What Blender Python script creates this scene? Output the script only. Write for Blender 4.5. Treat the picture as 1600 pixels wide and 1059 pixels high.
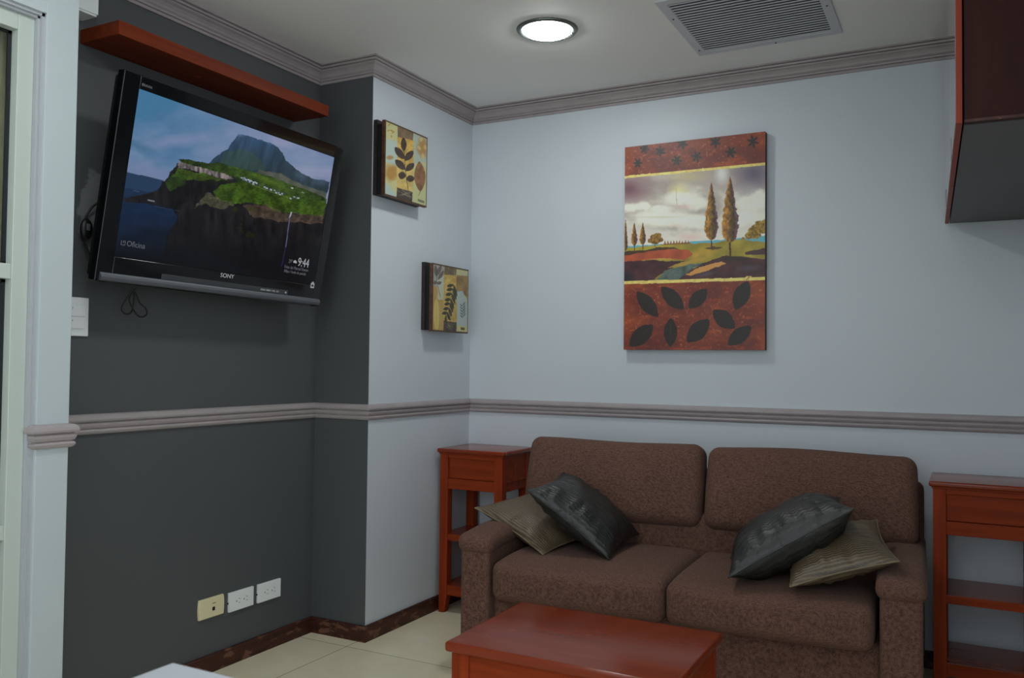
import bpy, bmesh, math, random
import numpy as np
from mathutils import Vector, Matrix, Euler
SC = bpy.context.scene
COL = SC.collection
for o in list(bpy.data.objects): bpy.data.objects.remove(o)
pi = math.pi
random.seed(4)

# ---------------------------------------------------------------- camera, world, exposure
CAM_ROT = [[0.884477, 0.004084, 0.466566], [0.466463, -0.030483, -0.884015], [0.010612, 0.999527, -0.028866]]
cd = bpy.data.cameras.new('camera'); cam = bpy.data.objects.new('camera', cd); COL.objects.link(cam)
cd.sensor_width = 36.0; cd.sensor_fit = 'HORIZONTAL'; cd.lens = 30.2315
cd.clip_start = 0.02
M = Matrix(CAM_ROT).to_4x4(); M.translation = Vector((2.0996, -3.5476, 1.1))
cam.matrix_world = M
cd.dof.use_dof = True; cd.dof.focus_distance = 3.1; cd.dof.aperture_fstop = 9.0
SC.camera = cam
w = bpy.data.worlds.new('world'); SC.world = w; w.use_nodes = True
w.node_tree.nodes['Background'].inputs[0].default_value = (0.86, 0.93, 1.0, 1)
w.node_tree.nodes['Background'].inputs[1].default_value = 2.25
SC.view_settings.view_transform = 'Standard'; SC.view_settings.look = 'None'
SC.view_settings.gamma = 1.0; SC.view_settings.use_curve_mapping = False
SC.view_settings.exposure = 0.0
LAMP = 74.0                      # radiance of the downlight diffusers
LAMP_COL = (0.96, 1.0, 0.975)

# ---------------------------------------------------------------- measures (metres)
AX, BY = 0.271, 0.788            # jog of the left wall
PX, PY0, PY1 = 0.02, -2.09, -2.18  # pilaster face, far and near corner
ZC, ZT, PC = 2.251, 2.317, 0.05  # crown foot, ceiling, crown projection
ZR, ZQ = 0.933, 0.8705           # chair rail
BACKY = -5.2

# ---------------------------------------------------------------- helpers
def s2l(c):
    c = [x/255.0 for x in c]
    return tuple((x/12.92 if x <= 0.04045 else ((x+0.055)/1.055)**2.4) for x in c) + (1.0,)

def nt(name):
    m = bpy.data.materials.new(name); m.use_nodes = True
    n = m.node_tree; b = n.nodes['Principled BSDF']
    return m, n, b

def mat(name, col, rough=0.5, metal=0.0, noise=0.0, nscale=20, bump=0.0, bscale=80, coat=0.0, spec=0.5, coatr=0.08, detail=4):
    """principled material: col sRGB 0..255, optional mottling and bump"""
    m, n, b = nt(name)
    c = s2l(col)
    b.inputs['Base Color'].default_value = c
    b.inputs['Roughness'].default_value = rough
    b.inputs['Metallic'].default_value = metal
    b.inputs['Specular IOR Level'].default_value = spec
    b.inputs['Coat Weight'].default_value = coat
    b.inputs['Coat Roughness'].default_value = coatr
    if noise or bump:
        tc = n.nodes.new('ShaderNodeTexCoord')
    if noise:
        t = n.nodes.new('ShaderNodeTexNoise'); t.inputs['Scale'].default_value = nscale; t.inputs['Detail'].default_value = detail
        n.links.new(tc.outputs['Object'], t.inputs['Vector'])
        r = n.nodes.new('ShaderNodeValToRGB')
        r.color_ramp.elements[0].position = 0.3; r.color_ramp.elements[1].position = 0.7
        r.color_ramp.elements[0].color = tuple(x*(1-noise) for x in c[:3])+(1,)
        r.color_ramp.elements[1].color = tuple(min(1, x*(1+noise)) for x in c[:3])+(1,)
        n.links.new(t.outputs['Fac'], r.inputs['Fac']); n.links.new(r.outputs['Color'], b.inputs['Base Color'])
    if bump:
        t2 = n.nodes.new('ShaderNodeTexNoise'); t2.inputs['Scale'].default_value = bscale; t2.inputs['Detail'].default_value = 3
        n.links.new(tc.outputs['Object'], t2.inputs['Vector'])
        bp = n.nodes.new('ShaderNodeBump'); bp.inputs['Strength'].default_value = bump; bp.inputs['Distance'].default_value = 0.002
        n.links.new(t2.outputs['Fac'], bp.inputs['Height']); n.links.new(bp.outputs['Normal'], b.inputs['Normal'])
    return m

def wood(name, dark, light, rough=0.35, coat=0.4, axis='X', scale=1.0, scratches=0.0, spec=0.3, thr=0.70, sscale=(7, 26, 1)):
    m, n, b = nt(name)
    tc = n.nodes.new('ShaderNodeTexCoord'); mp = n.nodes.new('ShaderNodeMapping')
    n.links.new(tc.outputs['Object'], mp.inputs['Vector'])
    sc = {'X': (3, 40, 40), 'Y': (40, 3, 40), 'Z': (40, 40, 3)}[axis]
    mp.inputs['Scale'].default_value = tuple(s*scale for s in sc)
    t = n.nodes.new('ShaderNodeTexNoise'); t.inputs['Scale'].default_value = 1.0; t.inputs['Detail'].default_value = 6
    t.inputs['Distortion'].default_value = 0.6
    n.links.new(mp.outputs['Vector'], t.inputs['Vector'])
    r = n.nodes.new('ShaderNodeValToRGB'); r.color_ramp.elements[0].position = 0.3; r.color_ramp.elements[1].position = 0.72
    r.color_ramp.elements[0].color = s2l(dark); r.color_ramp.elements[1].color = s2l(light)
    n.links.new(t.outputs['Fac'], r.inputs['Fac'])
    out = r.outputs['Color']
    if scratches:
        v = n.nodes.new('ShaderNodeMapping'); v.inputs['Scale'].default_value = sscale; v.inputs['Rotation'].default_value = (0, 0, 0.5)
        n.links.new(tc.outputs['Object'], v.inputs['Vector'])
        vo = n.nodes.new('ShaderNodeTexNoise'); vo.inputs['Scale'].default_value = 2.3; vo.inputs['Detail'].default_value = 9
        n.links.new(v.outputs['Vector'], vo.inputs['Vector'])
        rr = n.nodes.new('ShaderNodeValToRGB'); rr.color_ramp.elements[0].position = thr; rr.color_ramp.elements[1].position = thr+0.04
        n.links.new(vo.outputs['Fac'], rr.inputs['Fac'])
        mx = n.nodes.new('ShaderNodeMix'); mx.data_type = 'RGBA'
        ml = n.nodes.new('ShaderNodeMath'); ml.operation = 'MULTIPLY'; ml.inputs[1].default_value = scratches
        n.links.new(rr.outputs['Color'], ml.inputs[0]); n.links.new(ml.outputs[0], mx.inputs['Factor'])
        n.links.new(out, mx.inputs['A']); mx.inputs['B'].default_value = s2l((205, 150, 120))
        out = mx.outputs['Result']
    n.links.new(out, b.inputs['Base Color'])
    b.inputs['Roughness'].default_value = rough; b.inputs['Coat Weight'].default_value = coat; b.inputs['Coat Roughness'].default_value = 0.12
    b.inputs['Specular IOR Level'].default_value = spec
    return m

def fabric(name, dark, light, scale=1.0, bump=0.6):
    """coarse woven upholstery: crossed fine noise threads"""
    m, n, b = nt(name)
    tc = n.nodes.new('ShaderNodeTexCoord')
    outs = []
    for sc in ((1300, 160, 1300), (160, 1300, 160), (700, 700, 700)):
        mp = n.nodes.new('ShaderNodeMapping'); mp.inputs['Scale'].default_value = tuple(s*scale for s in sc)
        n.links.new(tc.outputs['Object'], mp.inputs['Vector'])
        t = n.nodes.new('ShaderNodeTexNoise'); t.inputs['Scale'].default_value = 0.55; t.inputs['Detail'].default_value = 2
        n.links.new(mp.outputs['Vector'], t.inputs['Vector']); outs.append(t.outputs['Fac'])
    a = n.nodes.new('ShaderNodeMath'); a.operation = 'ADD'; n.links.new(outs[0], a.inputs[0]); n.links.new(outs[1], a.inputs[1])
    a2 = n.nodes.new('ShaderNodeMath'); a2.operation = 'ADD'; n.links.new(a.outputs[0], a2.inputs[0]); n.links.new(outs[2], a2.inputs[1])
    a3 = n.nodes.new('ShaderNodeMath'); a3.operation = 'MULTIPLY'; a3.inputs[1].default_value = 0.3333; n.links.new(a2.outputs[0], a3.inputs[0])
    r = n.nodes.new('ShaderNodeValToRGB'); r.color_ramp.elements[0].position = 0.40; r.color_ramp.elements[1].position = 0.62
    r.color_ramp.elements[0].color = s2l(dark); r.color_ramp.elements[1].color = s2l(light)
    n.links.new(a3.outputs[0], r.inputs['Fac'])
    # slow wear mottling
    t = n.nodes.new('ShaderNodeTexNoise'); t.inputs['Scale'].default_value = 5; n.links.new(tc.outputs['Object'], t.inputs['Vector'])
    mr = n.nodes.new('ShaderNodeMapRange'); mr.inputs['To Min'].default_value = 0.88; mr.inputs['To Max'].default_value = 1.1
    n.links.new(t.outputs['Fac'], mr.inputs['Value'])
    mx = n.nodes.new('ShaderNodeMix'); mx.data_type = 'RGBA'; mx.blend_type = 'MULTIPLY'; mx.inputs['Factor'].default_value = 1
    n.links.new(r.outputs['Color'], mx.inputs['A']); n.links.new(mr.outputs['Result'], mx.inputs['B'])
    n.links.new(mx.outputs['Result'], b.inputs['Base Color'])
    b.inputs['Roughness'].default_value = 0.95; b.inputs['Specular IOR Level'].default_value = 0.12
    b.inputs['Sheen Weight'].default_value = 0.04; b.inputs['Sheen Roughness'].default_value = 0.5
    bp = n.nodes.new('ShaderNodeBump'); bp.inputs['Strength'].default_value = bump; bp.inputs['Distance'].default_value = 0.0012
    n.links.new(a3.outputs[0], bp.inputs['Height']); n.links.new(bp.outputs['Normal'], b.inputs['Normal'])
    return m

def obj(name, bm, m=None, parent=None, smooth=False, bevel=0.0, kind=None, segs=2):
    me = bpy.data.meshes.new(name)
    if isinstance(bm, bmesh.types.BMesh):
        bmesh.ops.recalc_face_normals(bm, faces=bm.faces)
        bm.to_mesh(me); bm.free()
    else:
        me.from_pydata(*bm)
    o = bpy.data.objects.new(name, me); COL.objects.link(o)
    if m: me.materials.append(m)
    if smooth:
        me.polygons.foreach_set('use_smooth', [True]*len(me.polygons))
    if bevel:
        b = o.modifiers.new('bevel', 'BEVEL'); b.width = bevel; b.segments = segs; b.limit_method = 'ANGLE'; b.angle_limit = 0.6
        me.polygons.foreach_set('use_smooth', [True]*len(me.polygons))
        b.harden_normals = True
    if parent: o.parent = parent
    if kind: o['kind'] = kind
    return o

def thing(name, label, cat, loc=(0, 0, 0), rotz=0.0, group=None):
    o = bpy.data.objects.new(name, None); COL.objects.link(o); o.empty_display_size = 0.1
    o.location = loc; o.rotation_euler = (0, 0, rotz); o['label'] = label; o['category'] = cat
    if group: o['group'] = group
    return o

def tag(o, label, cat, group=None):
    o['label'] = label; o['category'] = cat
    if group: o['group'] = group
    return o

def add_box(bm, x0, x1, y0, y1, z0, z1):
    vs = [bm.verts.new((x, y, z)) for x in (x0, x1) for y in (y0, y1) for z in (z0, z1)]
    for f in ((0, 1, 3, 2), (4, 6, 7, 5), (0, 4, 5, 1), (2, 3, 7, 6), (0, 2, 6, 4), (1, 5, 7, 3)):
        bm.faces.new([vs[i] for i in f])
    return vs

def bx(*a):
    bm = bmesh.new(); add_box(bm, *a); return bm

def add_quadprism(bm, pts, dz0, dz1):
    """vertical prism from XY polygon"""
    lo = [bm.verts.new((x, y, dz0)) for x, y in pts]; hi = [bm.verts.new((x, y, dz1)) for x, y in pts]
    n = len(pts); bm.faces.new(lo); bm.faces.new(hi)
    for i in range(n): bm.faces.new((lo[i], lo[(i+1) % n], hi[(i+1) % n], hi[i]))

def add_lathe(bm, prof, seg=48, axis='Z', origin=(0, 0, 0)):
    rings = []
    for r, h in prof:
        ring = []
        for i in range(seg):
            a = 2*pi*i/seg; x, y = r*math.cos(a), r*math.sin(a)
            p = {'Z': (x, y, h), 'X': (h, x, y), 'Y': (x, h, y)}[axis]
            ring.append(bm.verts.new(tuple(p[k]+origin[k] for k in range(3))))
        rings.append(ring)
    for a, b in zip(rings, rings[1:]):
        for i in range(seg): bm.faces.new((a[i], a[(i+1) % seg], b[(i+1) % seg], b[i]))
    if prof[0][0] > 1e-4: bm.faces.new(rings[0])
    if prof[-1][0] > 1e-4: bm.faces.new(rings[-1])
    bmesh.ops.remove_doubles(bm, verts=bm.verts, dist=1e-6)

def add_tube(bm, pts, r, seg=8, closed=False, smooth=4):
    P = [Vector(p) for p in pts]
    if smooth:
        Q = []; n = len(P); rng = range(n) if closed else range(n-1)
        for i in rng:
            p0 = P[(i-1) % n] if closed or i > 0 else P[i]; p1 = P[i]; p2 = P[(i+1) % n]
            p3 = P[(i+2) % n] if closed or i+2 < n else p2
            for k in range(smooth):
                t = k/smooth
                Q.append(0.5*((2*p1)+(p2-p0)*t+(2*p0-5*p1+4*p2-p3)*t*t+(3*p1-p0-3*p2+p3)*t**3))
        if not closed: Q.append(P[-1])
        P = Q
    n = len(P); rings = []; up = Vector((0.13, 0.21, 1)).normalized()
    for i in range(n):
        d = (P[(i+1) % n]-P[i-1]) if (closed or 0 < i < n-1) else (P[min(i+1, n-1)]-P[max(i-1, 0)])
        d.normalize(); s = d.cross(up)
        if s.length < 0.05: s = d.cross(Vector((1, 0, 0)))
        s.normalize(); t = s.cross(d); up = t
        rings.append([bm.verts.new(P[i]+r*(math.cos(2*pi*k/seg)*s+math.sin(2*pi*k/seg)*t)) for k in range(seg)])
    m = n if closed else n-1
    for i in range(m):
        a, b = rings[i], rings[(i+1) % n]
        for k in range(seg): bm.faces.new((a[k], a[(k+1) % seg], b[(k+1) % seg], b[k]))
    if not closed: bm.faces.new(rings[0]); bm.faces.new(rings[-1])

def sweep(bm, path, prof, side=-1):
    """moulding: profile (projection, z) swept along an XY polyline with mitred corners.
    side -1 : projects to the right of the walking direction"""
    n = len(path); P = [Vector((x, y)) for x, y in path]; rings = []
    for i in range(n):
        ds = []
        if i > 0: ds.append((P[i]-P[i-1]).normalized())
        if i < n-1: ds.append((P[i+1]-P[i]).normalized())
        ns = [Vector((-d.y, d.x))*side*-1*-1 for d in ds]
        nn = sum(ns, Vector((0, 0))).normalized(); k = 1/max(0.2, nn.dot(ns[0]))
        rings.append([bm.verts.new((P[i].x+nn.x*pr*k, P[i].y+nn.y*pr*k, z)) for pr, z in prof])
    for a, b in zip(rings, rings[1:]):
        for k in range(len(prof)):
            k2 = (k+1) % len(prof); bm.faces.new((a[k], a[k2], b[k2], b[k]))
    bm.faces.new(rings[0]); bm.faces.new(rings[-1])

def soft_box(hx, hy, hz, r, n=14, puff=(0, 0, 0), fn=None):
    """rounded box, half sizes, puffed faces; returns bmesh centred on the origin"""
    bm = bmesh.new(); H = (hx, hy, hz)
    def ts(h):
        m = max(2, int(n)); core = [-(h-r)+2*(h-r)*i/m for i in range(m+1)]
        k = 5; edge = [(h-r)+r*math.sin(pi/2*i/k) for i in range(1, k+1)]
        return [-e for e in reversed(edge)]+core+edge
    T = [ts(h) for h in H]; cache = {}
    def V(p):
        key = tuple(round(c, 6) for c in p)
        if key in cache: return cache[key]
        q = [max(-(H[i]-r), min(H[i]-r, p[i])) for i in range(3)]
        d = Vector([p[i]-q[i] for i in range(3)])
        v = Vector(q)+(d.normalized()*r if d.length > 1e-9 else d)
        u = [max(-1, min(1, v[i]/H[i])) for i in range(3)]
        out = v.copy()
        for i in range(3):
            j, k = (i+1) % 3, (i+2) % 3
            out[i] += puff[i]*u[i]*(1-u[j]**2)*(1-u[k]**2)
        if fn: out = Vector(fn(out, u))
        cache[key] = bm.verts.new(out); return cache[key]
    for ax in range(3):
        a, b = (ax+1) % 3, (ax+2) % 3
        for s in (-1, 1):
            for i in range(len(T[a])-1):
                for j in range(len(T[b])-1):
                    c = []
                    for (ii, jj) in ((i, j), (i+1, j), (i+1, j+1), (i, j+1)):
                        p = [0, 0, 0]; p[ax] = s*H[ax]; p[a] = T[a][ii]; p[b] = T[b][jj]; c.append(V(p))
                    if len(set(c)) == 4: bm.faces.new(c)
    return bm

def shift(bm, x, y, z, rx=0, ry=0, rz=0):
    m = Matrix.Translation((x, y, z)) @ Euler((rx, ry, rz)).to_matrix().to_4x4()
    bmesh.ops.transform(bm, matrix=m, verts=bm.verts); return bm

def text_mesh(name, s, size, m, parent, loc, basis=None, align='LEFT', sx=1.0, extrude=0.0003):
    cu = bpy.data.curves.new(name, 'FONT'); cu.body = s; cu.size = size; cu.align_x = align; cu.extrude = extrude
    cu.resolution_u = 3
    t = bpy.data.objects.new(name, cu); COL.objects.link(t)
    dg = bpy.context.evaluated_depsgraph_get(); me = bpy.data.meshes.new_from_object(t.evaluated_get(dg))
    bpy.data.objects.remove(t)
    o = bpy.data.objects.new(name, me); COL.objects.link(o); me.materials.clear(); me.materials.append(m)
    mm = basis.copy() if basis else Matrix.Identity(4)
    mm.translation = Vector(loc); o.matrix_local = mm @ Matrix.Diagonal((sx, 1, 1, 1)); o.parent = parent
    return o

# ---------------------------------------------------------------- tiny numpy painter (colours on mesh vertices)
def _h(ix, iy, seed):
    v = np.sin(ix*127.1+iy*311.7+seed*74.7)*43758.5453
    return v-np.floor(v)
def vnoise(x, y, seed=0):
    ix, iy = np.floor(x), np.floor(y); fx, fy = x-ix, y-iy
    fx = fx*fx*(3-2*fx); fy = fy*fy*(3-2*fy)
    return (_h(ix, iy, seed)*(1-fx)+_h(ix+1, iy, seed)*fx)*(1-fy)+(_h(ix, iy+1, seed)*(1-fx)+_h(ix+1, iy+1, seed)*fx)*fy
def fbm(x, y, sc, seed=0, o=4):
    s = np.zeros_like(x); a = 0.5; t = 0
    for k in range(o):
        s += a*vnoise(x/sc*2**k, y/sc*2**k, seed+k); t += a; a *= 0.5
    return s/t

def homog(src, dst):
    A = []; b = []
    for (x, y), (u, v) in zip(src, dst):
        A += [[x, y, 1, 0, 0, 0, -u*x, -u*y], [0, 0, 0, x, y, 1, -v*x, -v*y]]; b += [u, v]
    return np.linalg.solve(np.array(A, float), np.array(b, float))

class Paint:
    """paints in the coordinates of a sketch whose corners (TL,TR,BR,BL) map to the rectangle"""
    def __init__(s, w, h, nx, ny, corners):
        s.w, s.h, s.nx, s.ny = w, h, nx, ny
        u, v = np.meshgrid(np.linspace(0, 1, nx), np.linspace(0, 1, ny))   # v up
        s.u, s.v = u.ravel(), v.ravel()
        H = homog([(0, 1), (1, 1), (1, 0), (0, 0)], corners)
        d = H[6]*s.u+H[7]*s.v+1
        s.X = (H[0]*s.u+H[1]*s.v+H[2])/d; s.Y = (H[3]*s.u+H[4]*s.v+H[5])/d
        s.C = np.zeros((nx*ny, 3))
    def blend(s, a, col):
        a = np.clip(a, 0, 1)[:, None]; col = np.asarray(col, float)
        if col.ndim == 1: col = col[None, :]
        s.C = s.C*(1-a)+col*a
    def inside(s, pts, wob=0, wsc=10, seed=1):
        X, Y = s.X, s.Y
        if wob:
            X = X+(fbm(s.X, s.Y, wsc, seed)-.5)*2*wob; Y = Y+(fbm(s.X, s.Y, wsc, seed+9)-.5)*2*wob
        r = np.zeros(len(X), bool); n = len(pts)
        for i in range(n):
            x0, y0 = pts[i]; x1, y1 = pts[(i+1) % n]
            if y0 == y1: continue
            c = ((y0 > Y) != (y1 > Y)) & (X < (x1-x0)*(Y-y0)/(y1-y0)+x0); r ^= c
        return r
    def poly(s, pts, col, a=1.0, wob=0, wsc=10, seed=1):
        s.blend(s.inside(pts, wob, wsc, seed)*a, col)
    def ell(s, cx, cy, rx, ry, col, ang=0, a=1.0, soft=0.0, wob=0, seed=3, pw=2):
        c, n = math.cos(ang), math.sin(ang); dx, dy = s.X-cx, s.Y-cy
        p = (dx*c+dy*n)/rx; q = (-dx*n+dy*c)/ry
        d = (abs(p)**pw+abs(q)**pw)**(1/pw)
        if wob: d = d+(fbm(s.X, s.Y, max(rx, ry)*.35, seed)-.5)*wob
        m = np.clip((1-d)/soft+.0, 0, 1) if soft else (d < 1).astype(float)
        s.blend(m*a, col)
    def leaf(s, x0, y0, x1, y1, w, col, a=1.0, wob=0, pw=0.8):
        L = math.hypot(x1-x0, y1-y0); c, n = (x1-x0)/L, (y1-y0)/L
        t = ((s.X-x0)*c+(s.Y-y0)*n)/L; d = abs(-(s.X-x0)*n+(s.Y-y0)*c)
        tt = np.clip(t, 0, 1); ww = w*np.sin(pi*tt)**pw
        if wob: ww = ww*(1+(fbm(s.X, s.Y, w*.6, 5)-.5)*wob)
        s.blend(((d < ww) & (t > 0) & (t < 1))*a, col)
    def line(s, pts, w, col, a=1.0):
        for (x0, y0), (x1, y1) in zip(pts, pts[1:]):
            L = math.hypot(x1-x0, y1-y0)+1e-6; c, n = (x1-x0)/L, (y1-y0)/L
            t = np.clip(((s.X-x0)*c+(s.Y-y0)*n)/L, 0, 1)
            d = np.hypot(s.X-(x0+t*(x1-x0)), s.Y-(y0+t*(y1-y0)))
            s.blend((d < w/2)*a, col)
    def mesh(s, name, m, parent, plane, gain=1.0, cap=0.85):
        """plane(a,b) -> point for a in -w/2..w/2, b in -h/2..h/2"""
        A = (s.u-.5)*s.w; B = (s.v-.5)*s.h; P = plane(A, B)
        nx, ny = s.nx, s.ny
        i = np.arange((nx-1)*(ny-1)); r, c = i//(nx-1), i % (nx-1); b = r*nx+c
        F = np.stack([b, b+1, b+1+nx, b+nx], 1)
        me = bpy.data.meshes.new(name); me.from_pydata(P.tolist(), [], F.tolist())
        x = np.clip(s.C, 0, 255)/255; L = np.where(x <= .04045, x/12.92, ((x+.055)/1.055)**2.4)*gain
        L = np.minimum(L, cap)
        ca = me.color_attributes.new('paint', 'FLOAT_COLOR', 'POINT')
        ca.data.foreach_set('color', np.concatenate([L, np.ones((len(L), 1))], 1).astype(np.float32).ravel())
        me.materials.append(m)
        o = bpy.data.objects.new(name, me); COL.objects.link(o); o.parent = parent
        return o

def paint_mat(name, emit=0.0, rough=0.5, bump=0.0, coat=0.0):
    m, n, b = nt(name)
    at = n.nodes.new('ShaderNodeAttribute'); at.attribute_name = 'paint'
    if emit:
        b.inputs['Base Color'].default_value = (0.004, 0.004, 0.005, 1)
        n.links.new(at.outputs['Color'], b.inputs['Emission Color']); b.inputs['Emission Strength'].default_value = emit
    else:
        n.links.new(at.outputs['Color'], b.inputs['Base Color'])
    b.inputs['Roughness'].default_value = rough; b.inputs['Coat Weight'].default_value = coat
    if bump:
        tc = n.nodes.new('ShaderNodeTexCoord')
        t2 = n.nodes.new('ShaderNodeTexNoise'); t2.inputs['Scale'].default_value = 160
        n.links.new(tc.outputs['Object'], t2.inputs['Vector'])
        bp = n.nodes.new('ShaderNodeBump'); bp.inputs['Strength'].default_value = bump; bp.inputs['Distance'].default_value = 0.001
        n.links.new(t2.outputs['Fac'], bp.inputs['Height']); n.links.new(bp.outputs['Normal'], b.inputs['Normal'])
    return m

# ---------------------------------------------------------------- materials
M_WHITE = mat('pale_blue_grey_paint', (201, 208, 215), 0.45, bump=0.12, bscale=220, noise=0.02, nscale=2)
M_CEIL = mat('ceiling_paint', (238, 237, 236), 0.7, bump=0.08, bscale=150)
M_TRIM = mat('taupe_trim_paint', (160, 151, 152), 0.45, noise=0.05, nscale=14, bump=0.1, bscale=120)
M_PILW = mat('pilaster_paint', (184, 194, 197), 0.45, bump=0.1, bscale=220)
M_DOORW = mat('door_white_enamel', (188, 198, 190), 0.35)
M_SOCKET = mat('white_socket_plastic', (232, 236, 236), 0.3)
M_CREAM = mat('cream_socket_plastic', (226, 216, 176), 0.3)
M_DARKHOLE = mat('dark_slot', (18, 18, 18), 0.6)
M_SKIRT = wood('dark_skirting_wood', (44, 22, 17), (78, 42, 32), rough=0.45, coat=0.0, axis='Y', scratches=0.16, thr=0.57, sscale=(7, 7, 16))
M_CHERRY = wood('cherry_wood', (122, 44, 16), (148, 58, 24), rough=0.5, coat=0.0, spec=0.12, axis='Z')
M_CHERRYX = wood('cherry_wood_along', (120, 44, 17), (146, 58, 24), rough=0.5, coat=0.0, spec=0.12, axis='X')
M_TOP = wood('cherry_top', (118, 42, 15), (134, 50, 20), rough=0.19, coat=0.0, spec=0.36, axis='X', scale=.6, scratches=0.35)
M_SHELF = wood('shelf_wood', (104, 40, 18), (124, 52, 26), rough=0.5, coat=0.0, spec=0.12, axis='Y')
M_CABD = wood('dark_cabinet_wood', (40, 12, 8), (54, 18, 11), rough=0.6, coat=0.0, spec=0.2, axis='Z')
M_CABEDGE = wood('cabinet_edge_wood', (128, 40, 14), (146, 50, 20), rough=0.5, coat=0.0, axis='Z')
M_CABB = mat('grey_cabinet_underside', (78, 73, 75), 0.5, noise=0.08, nscale=8)
M_LACQ = mat('glossy_door_lacquer', (110, 108, 112), 0.08, coat=1.0, coatr=0.03)
M_CHROME = mat('chrome', (150, 150, 152), 0.3, metal=1.0)
M_BEZEL = mat('glossy_black_bezel', (8, 9, 11), 0.14, spec=0.3, coat=0.35, coatr=0.04)
M_TVBACK = mat('matte_black_casing', (14, 14, 16), 0.5)
M_TVBAR = mat('gunmetal_speaker_bar', (98, 102, 108), 0.42, metal=0.3, bump=0.15, bscale=900)
M_TVBAR2 = mat('smoked_control_strip', (60, 63, 66), 0.3)
M_TXT = mat('pale_print', (200, 204, 206), 0.4)
M_RUBBER = mat('black_cable', (14, 14, 15), 0.45)
M_VENT = mat('vent_grey_enamel', (196, 198, 206), 0.45)
M_VENTD = mat('vent_dark', (22, 22, 26), 0.8)
M_DESK = mat('white_laminate', (186, 190, 196), 0.3, noise=0.02, nscale=9)
M_SOFA = fabric('brown_woven_upholstery', (76, 53, 45), (126, 95, 82))
M_STEEL = mat('lamp_ring_metal', (120, 126, 122), 0.3, metal=0.8)

def charcoal():
    m, n, b = nt('charcoal_wall_paint')
    base = s2l((79, 82, 84))
    tc = n.nodes.new('ShaderNodeTexCoord')
    t = n.nodes.new('ShaderNodeTexNoise'); t.inputs['Scale'].default_value = 2.0; n.links.new(tc.outputs['Object'], t.inputs['Vector'])
    r = n.nodes.new('ShaderNodeValToRGB'); r.color_ramp.elements[0].color = tuple(x*.93 for x in base[:3])+(1,)
    r.color_ramp.elements[1].color = tuple(x*1.07 for x in base[:3])+(1,)
    n.links.new(t.outputs['Fac'], r.inputs['Fac'])
    # a bare plaster patch left of the television
    mp = n.nodes.new('ShaderNodeMapping'); mp.vector_type = 'POINT'
    n.links.new(tc.outputs['Object'], mp.inputs['Vector'])
    mp.inputs['Location'].default_value = (0, 1.815/0.062, -1.55/0.135); mp.inputs['Scale'].default_value = (0, 1/0.062, 1/0.135)
    nz = n.nodes.new('ShaderNodeTexNoise'); nz.inputs['Scale'].default_value = 30; nz.inputs['Detail'].default_value = 5
    n.links.new(tc.outputs['Object'], nz.inputs['Vector'])
    ln = n.nodes.new('ShaderNodeVectorMath'); ln.operation = 'LENGTH'; n.links.new(mp.outputs['Vector'], ln.inputs[0])
    ad = n.nodes.new('ShaderNodeMath'); ad.operation = 'MULTIPLY_ADD'; ad.inputs[1].default_value = 1.1
    n.links.new(nz.outputs['Fac'], ad.inputs[0]); n.links.new(ln.outputs['Value'], ad.inputs[2])
    rr = n.nodes.new('ShaderNodeMapRange'); rr.inputs['From Min'].default_value = 1.55; rr.inputs['From Max'].default_value = 1.40
    rr.inputs['To Min'].default_value = 0; rr.inputs['To Max'].default_value = 0.30
    n.links.new(ad.outputs[0], rr.inputs['Value'])
    mx = n.nodes.new('ShaderNodeMix'); mx.data_type = 'RGBA'; mx.inputs['B'].default_value = s2l((170, 172, 178))
    n.links.new(rr.outputs['Result'], mx.inputs['Factor']); n.links.new(r.outputs['Color'], mx.inputs['A'])
    # specks of bare plaster
    sp = n.nodes.new('ShaderNodeTexNoise'); sp.inputs['Scale'].default_value = 26; sp.inputs['Detail'].default_value = 2
    n.links.new(tc.outputs['Object'], sp.inputs['Vector'])
    sr = n.nodes.new('ShaderNodeMapRange'); sr.inputs['From Min'].default_value = 0.80; sr.inputs['From Max'].default_value = 0.84; sr.inputs['To Max'].default_value = 0.5
    n.links.new(sp.outputs['Fac'], sr.inputs['Value'])
    m2 = n.nodes.new('ShaderNodeMix'); m2.data_type = 'RGBA'; m2.inputs['B'].default_value = s2l((190, 190, 190))
    n.links.new(sr.outputs['Result'], m2.inputs['Factor']); n.links.new(mx.outputs['Result'], m2.inputs['A'])
    n.links.new(m2.outputs['Result'], b.inputs['Base Color']); b.inputs['Roughness'].default_value = 0.5
    t2 = n.nodes.new('ShaderNodeTexNoise'); t2.inputs['Scale'].default_value = 220; n.links.new(tc.outputs['Object'], t2.inputs['Vector'])
    bp = n.nodes.new('ShaderNodeBump'); bp.inputs['Strength'].default_value = 0.12; bp.inputs['Distance'].default_value = 0.002
    n.links.new(t2.outputs['Fac'], bp.inputs['Height']); n.links.new(bp.outputs['Normal'], b.inputs['Normal'])
    return m
M_CHAR = charcoal()

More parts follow.
